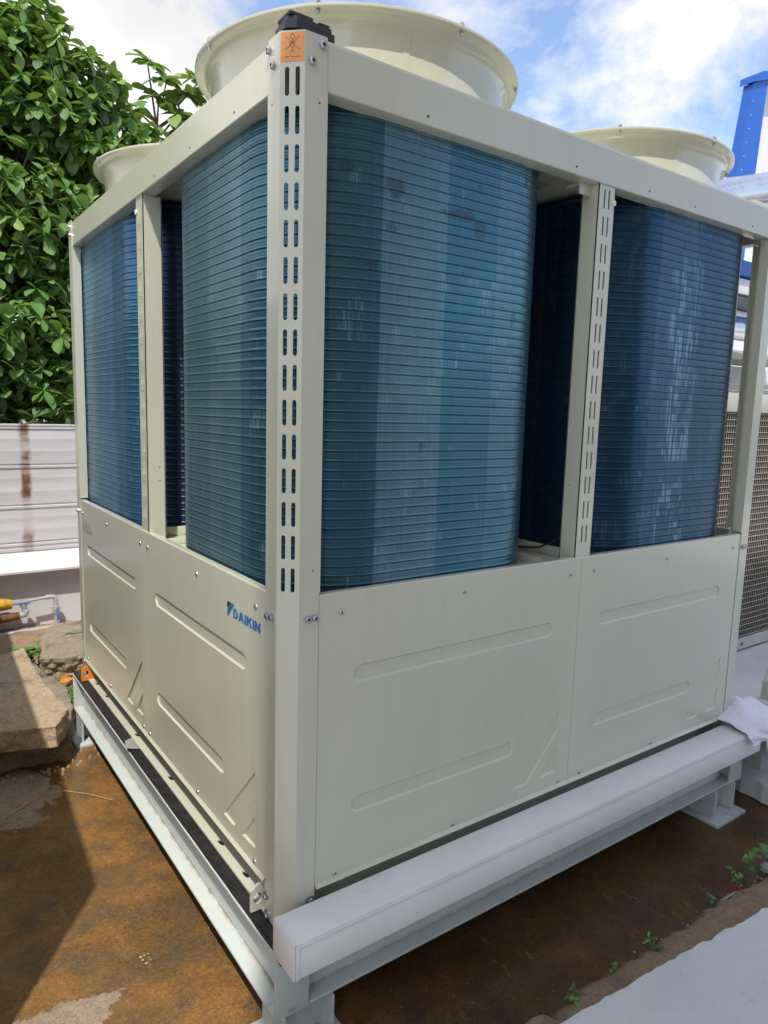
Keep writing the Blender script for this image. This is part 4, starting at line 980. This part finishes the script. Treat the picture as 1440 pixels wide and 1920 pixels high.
for i, (m_, p, s_, kd) in enumerate(LEAVES):
    sx_, sy_, zz = screen(p)
    if -20 < sx_ < 400 and -20 < sy_ < 830: vis.append((zz/s_, i))
vis.sort(); near = set(i for _, i in vis[:300])
stuff = MB()
for i, (m_, p, s_, kd) in enumerate(LEAVES):
    if i in near:
        o = inst('leaf', LM[kd*2+(i & 1)], TREE, tuple(p)); o.rotation_euler = m_.to_euler(); o.scale = (s_,)*3
    else:
        lf = LM[kd*2+(i & 1)]; stuff.add([tuple(m_ @ (v.co*s_)+p) for v in lf.vertices], [tuple(f.vertices) for f in lf.polygons], kd)
so_ = part('foliage', stuff, ['leaf1', 'leaf2', 'leaf3'], TREE, ang=70, recalc=False); so_['kind'] = 'stuff'
ow = MB(); ow.tube([(.95, 5.6, 3.95), (1.35, 6.2, 3.92), (1.9, 7.0, 4.05), (3.2, 9, 4.4)], .004, 5); tag(part('overhead_wire', ow, 'cable'), 'thin dark wire crossing the sky between the tree and the fan ring', 'wire')

# ------------------------------------------------------------------ right background
BW = thing('blue_trimmed_building', (9, 5, GZ), 'white clad building with a tall blue corner flashing at the right edge', 'building')
b = MB(); b.prism([(6.78, GZ), (13, GZ), (13, 5.6), (7.15, 4.9), (7.05, 4.75), (6.84, 3.4), (6.78, 2.9)], .25, lambda u, v, w_: (u, 2.72-w_, v)); part('wall', b, 'whitewall', BW, smooth=False)
b = MB(); b.prism([(6.26, 2.9), (6.70, 2.9), (6.845, 4.78), (6.575, 4.66)], .10, lambda u, v, w_: (u, 2.60-w_, v)); part('corner_flashing', b, 'bluewall', BW, smooth=False)
b = MB(); b.prism([(6.545, 4.66), (6.56, 4.73), (6.70, 4.80), (7.3, 4.95), (7.3, 4.86), (6.86, 4.77)], .16, lambda u, v, w_: (u, 2.57-w_, v)); part('flashing_cap', b, 'bluewall', BW, smooth=False)
for i in range(9):
    z = 3.55+.135*i; inst('rivet', SCREW, BW, (6.46+.165*(z-3.55)/1.1, 2.60, z), ROT_R, (1.,)*3)
# services seen through the gap beside the far post
DU = thing('insulated_duct', (4.6, 1.1, 2.7), 'fat silver clad duct running behind the chiller at roof level', 'duct')
b = MB(); dpts = [(2.6, 1.45, 2.42), (3.36, 1.30, 2.60), (3.92, 1.25, 2.78), (4.8, 1.2, 3.02), (6.2, 1.15, 3.3)]
b.tube(dpts, .115, 20); part('cladding', b, 'alu', DU, ang=40)
b = MB(); b.tube([(3.42, 1.285, 2.62), (3.425, 1.283, 2.622)], .1165, 20, cap=False); part('joint_band', b, 'whitewall', DU)
SR = thing('service_rack', (4.4, 1.4, GZ), 'dark grey pipe rack under the silver duct', 'rack')
for p0, p1, nm, m in (((3.70, 1.04, 2.585), (5.6, 1.10, 2.63), 'rail', 'darkgrey'), ((3.85, 1.0, 2.655), (4.9, 1.06, 2.70), 'tray', 'unitgrey'), ((3.3, 1.20, 2.30), (5.2, 1.45, 2.40), 'panel', 'bluewall'),
                      ((3.3, 1.22, 2.18), (5.2, 1.45, 2.285), 'panel', 'whitewall'), ((3.3, 1.18, 2.07), (5.2, 1.42, 2.15), 'rail', 'darkgrey'), ((3.3, 1.22, 2.03), (5.2, 1.40, 2.066), 'panel', 'whitewall'),
                      ((3.3, 1.24, 1.97), (5.2, 1.40, 2.026), 'panel', 'bluewall'), ((3.3, 1.25, 1.74), (5.2, 1.6, 1.80), 'tray', 'unitgrey')):
    b = MB(); b.box(p0, p1, .004); part(nm, b, m, SR)
for x in (4.9, 3.55):
    b = MB(); b.box((x, 1.70, GZ), (x+.06, 1.78, 2.60)); part('stanchion', b, 'darkgrey', SR, smooth=False)
PI2 = thing('silver_pipe', (4.4, 1.2, 1.88), 'silver clad pipe between the far post and the white wall', 'pipe')
b = MB(); b.tube([(3.0, 1.15, 1.90), (5.2, 1.10, 1.90)], .06, 16); part('cladding', b, 'alu', PI2, ang=40)
WB = tag(part('white_screen_wall', MB().box((3.0, 1.62, -.354), (6.2, 1.69, 1.738)), 'whitewall', smooth=False), 'plain white wall panel behind the wire-mesh unit', 'wall')
# neighbouring unit with wire guard
NU = thing('neighbour_condenser', (4.6, 1.3, -.36), 'beige condenser unit with a rectangular wire mesh guard at the right', 'condenser')
X0, X1, YF = 3.55, 5.6, .965
b = MB(); b.box((X0, YF+.10, -.25), (X1, YF+.55, 1.36)); part('fin_block', b, 'copper', NU, smooth=False)
b = MB(); b.box((X0-.02, YF-.01, 1.352), (X1+.02, YF+.60, 1.475), .006); part('top_panel', b, 'unitgrey', NU)
b = MB(); hole = [(4.20+.018*math.cos(2*PI*i/14), -.300+.018*math.sin(2*PI*i/14)) for i in range(14)]
b.plate([(X0, -.335), (X1, -.335), (X1, -.252), (X0, -.252)], [hole], .01, lambda u, v, w_: (u, YF-w_, v)); b.box((X0, YF+.02, -.335), (X1, YF+.55, -.326)); part('base_rail', b, 'unitgrey', NU, smooth=False)
b = MB(); b.box((X0, YF+.03, -.354), (X1, YF+.5, -.3355)); part('foot', b, 'rubber', NU, smooth=False)
wm = MB()
for i in range(int((X1-X0)/.027)): x = X0+.027*i; wm.box((x, YF+.006, -.25), (x+.0032, YF+.0092, 1.35))
for i in range(40): z = -.24+.0405*i; wm.box((X0, YF+.001, z), (X1, YF+.0055, z+.004))
o = part('wire_guard', wm, 'wire', NU, smooth=False); o['kind'] = 'stuff'
for z in (1.52, 1.56): 
    b = MB(); b.tube([(X0, YF+.3, z), (X1, YF+.32, z)], .012, 8); part('refrigerant_line', b, 'unitgrey', NU)

# ------------------------------------------------------------------ unseen blocks added out of view to throw the shade
EB = tag(part('shade_building', MB().box((-2.98, -9.5, GZ-.05), (3.4, -4.05, 10.0)), 'block_grey', smooth=False), 'unseen grey building block added behind the viewpoint to shade the right side', 'building')
h = 2.3; ox, oy = -.37*h, -.52*h
shadepoly = [(-.242+ox, .978+oy), (-.458+ox, .876+oy), (-.62+ox, .60+oy), (-3.2, -.6), (-3.2, 4.0), (-.03+ox, 4.1), (-.17+ox, 2.1+oy)]  # outline of the added block, shaped to fit its shadow on the ground
tag(part('shade_prism', MB().prism(shadepoly, h, lambda u, v, w_: (u, v, GZ+h+w_)), 'unitgrey', smooth=False), 'unseen beige block added left of the viewpoint to cast the ground shadow', 'shade block')

# ------------------------------------------------------------------ small litter
db = MB(); r = random.Random(77)
def chip(x, y, s_):
    pts = []; k = 5
    for i in range(k): a = 2*PI*i/k+r.uniform(-.3, .3); pts.append((x+s_*r.uniform(.5, 1)*math.cos(a), y+s_*r.uniform(.5, 1)*math.sin(a), GZ+.006))
    db.add(pts+[(x, y, GZ+.006+s_*.45)], [(i, (i+1) % k, k) for i in range(k)])
for i in range(60): chip(r.uniform(-.7, 0), r.uniform(.1, 2.1), r.uniform(.001, .003))
for i in range(90): chip(r.uniform(.2, 2.4), r.uniform(-.36, .05), r.uniform(.001, .0032))
for i in range(7): chip(-.20+r.uniform(-.03, .03), .52+r.uniform(-.03, .03), r.uniform(.003, .009))
for i in range(160):
    x = r.uniform(.3, 2.3); chip(x, -.345-.03*max(0, x-1.2)+r.gauss(0, .012), r.uniform(.002, .008))
tag(part('grit', db, 'chip', ang=60), 'pale chips of grit scattered over the stained ground', 'grit', kind='stuff')
s_ = MB(); s_.tube([(-.46, 1.62, GZ+.006), (-.30, 1.72, GZ+.008), (-.20, 1.70, GZ+.01), (-.12, 1.62, GZ+.008), (-.05, 1.52, GZ+.008)], .0018, 5); tag(part('straw', s_, 'straw'), 'thin dry straw lying across the orange wet ground', 'straw')
s_ = MB(); s_.tube([(1.665, -.335, -.43), (1.67, -.35, -.40), (1.672, -.372, -.395), (1.668, -.40, -.40)], .0025, 6); tag(part('red_wire', s_, 'red'), 'short red wire standing among the weeds on the kerb', 'wire')
s_ = MB(); s_.tube([(1.58, -.36, -.425), (1.60, -.365, -.418), (1.66, -.37, -.415), (1.67, -.385, -.415)], .004, 6); tag(part('plastic_strip', s_, 'clear'), 'pale plastic strip lying next to the red wire', 'plastic strip')
s_ = MB(); s_.lathe([(0, .03), (.012, .028), (.022, .018), (.024, .004), (0, .0)], 9, (1.90, -.362, -.425)); tag(part('plastic_scrap', s_, 'clear', ang=20), 'crumpled clear plastic scrap at the right end of the kerb', 'plastic')
s_ = MB(); r = random.Random(4); pts = [(-.012+.040*math.cos(a)*r.uniform(.7, 1.1), 1.30+.06*math.sin(a)*r.uniform(.7, 1.1)) for a in [2*PI*i/14 for i in range(14)]]
s_.add([(x, y, -.0985+r.uniform(0, .004)) for x, y in pts]+[(-.012, 1.30, -.092)], [(i, (i+1) % 14, 14) for i in range(14)]); tag(part('tape_scrap', s_, 'clear', ang=15), 'torn clear tape stuck on the black rubber strip', 'tape')

rb_ = MB(); r = random.Random(91)
for i in range(70):
    x = r.uniform(-.6, .05); y = 1.93+r.gauss(0, .05)+(.25 if x > -.12 else 0)*r.random(); q = r.uniform(.003, .013); vs_ = []
    for a in range(6): vs_.append((x+q*r.uniform(.6, 1)*math.cos(a*PI/3), y+q*r.uniform(.6, 1)*math.sin(a*PI/3), GZ-.002))
    top = [(x+(p[0]-x)*.6+r.uniform(-.2, .2)*q, y+(p[1]-y)*.6, GZ+q*r.uniform(.7, 1.1)) for p in vs_]
    rb_.add(vs_+top, [(i2, (i2+1) % 6, (i2+1) % 6+6, i2+6) for i2 in range(6)]+[tuple(range(6, 12))])
tag(part('rubble', rb_, 'rockA', ang=20), 'small crumbs of concrete at the foot of the broken slab', 'rubble', kind='stuff')
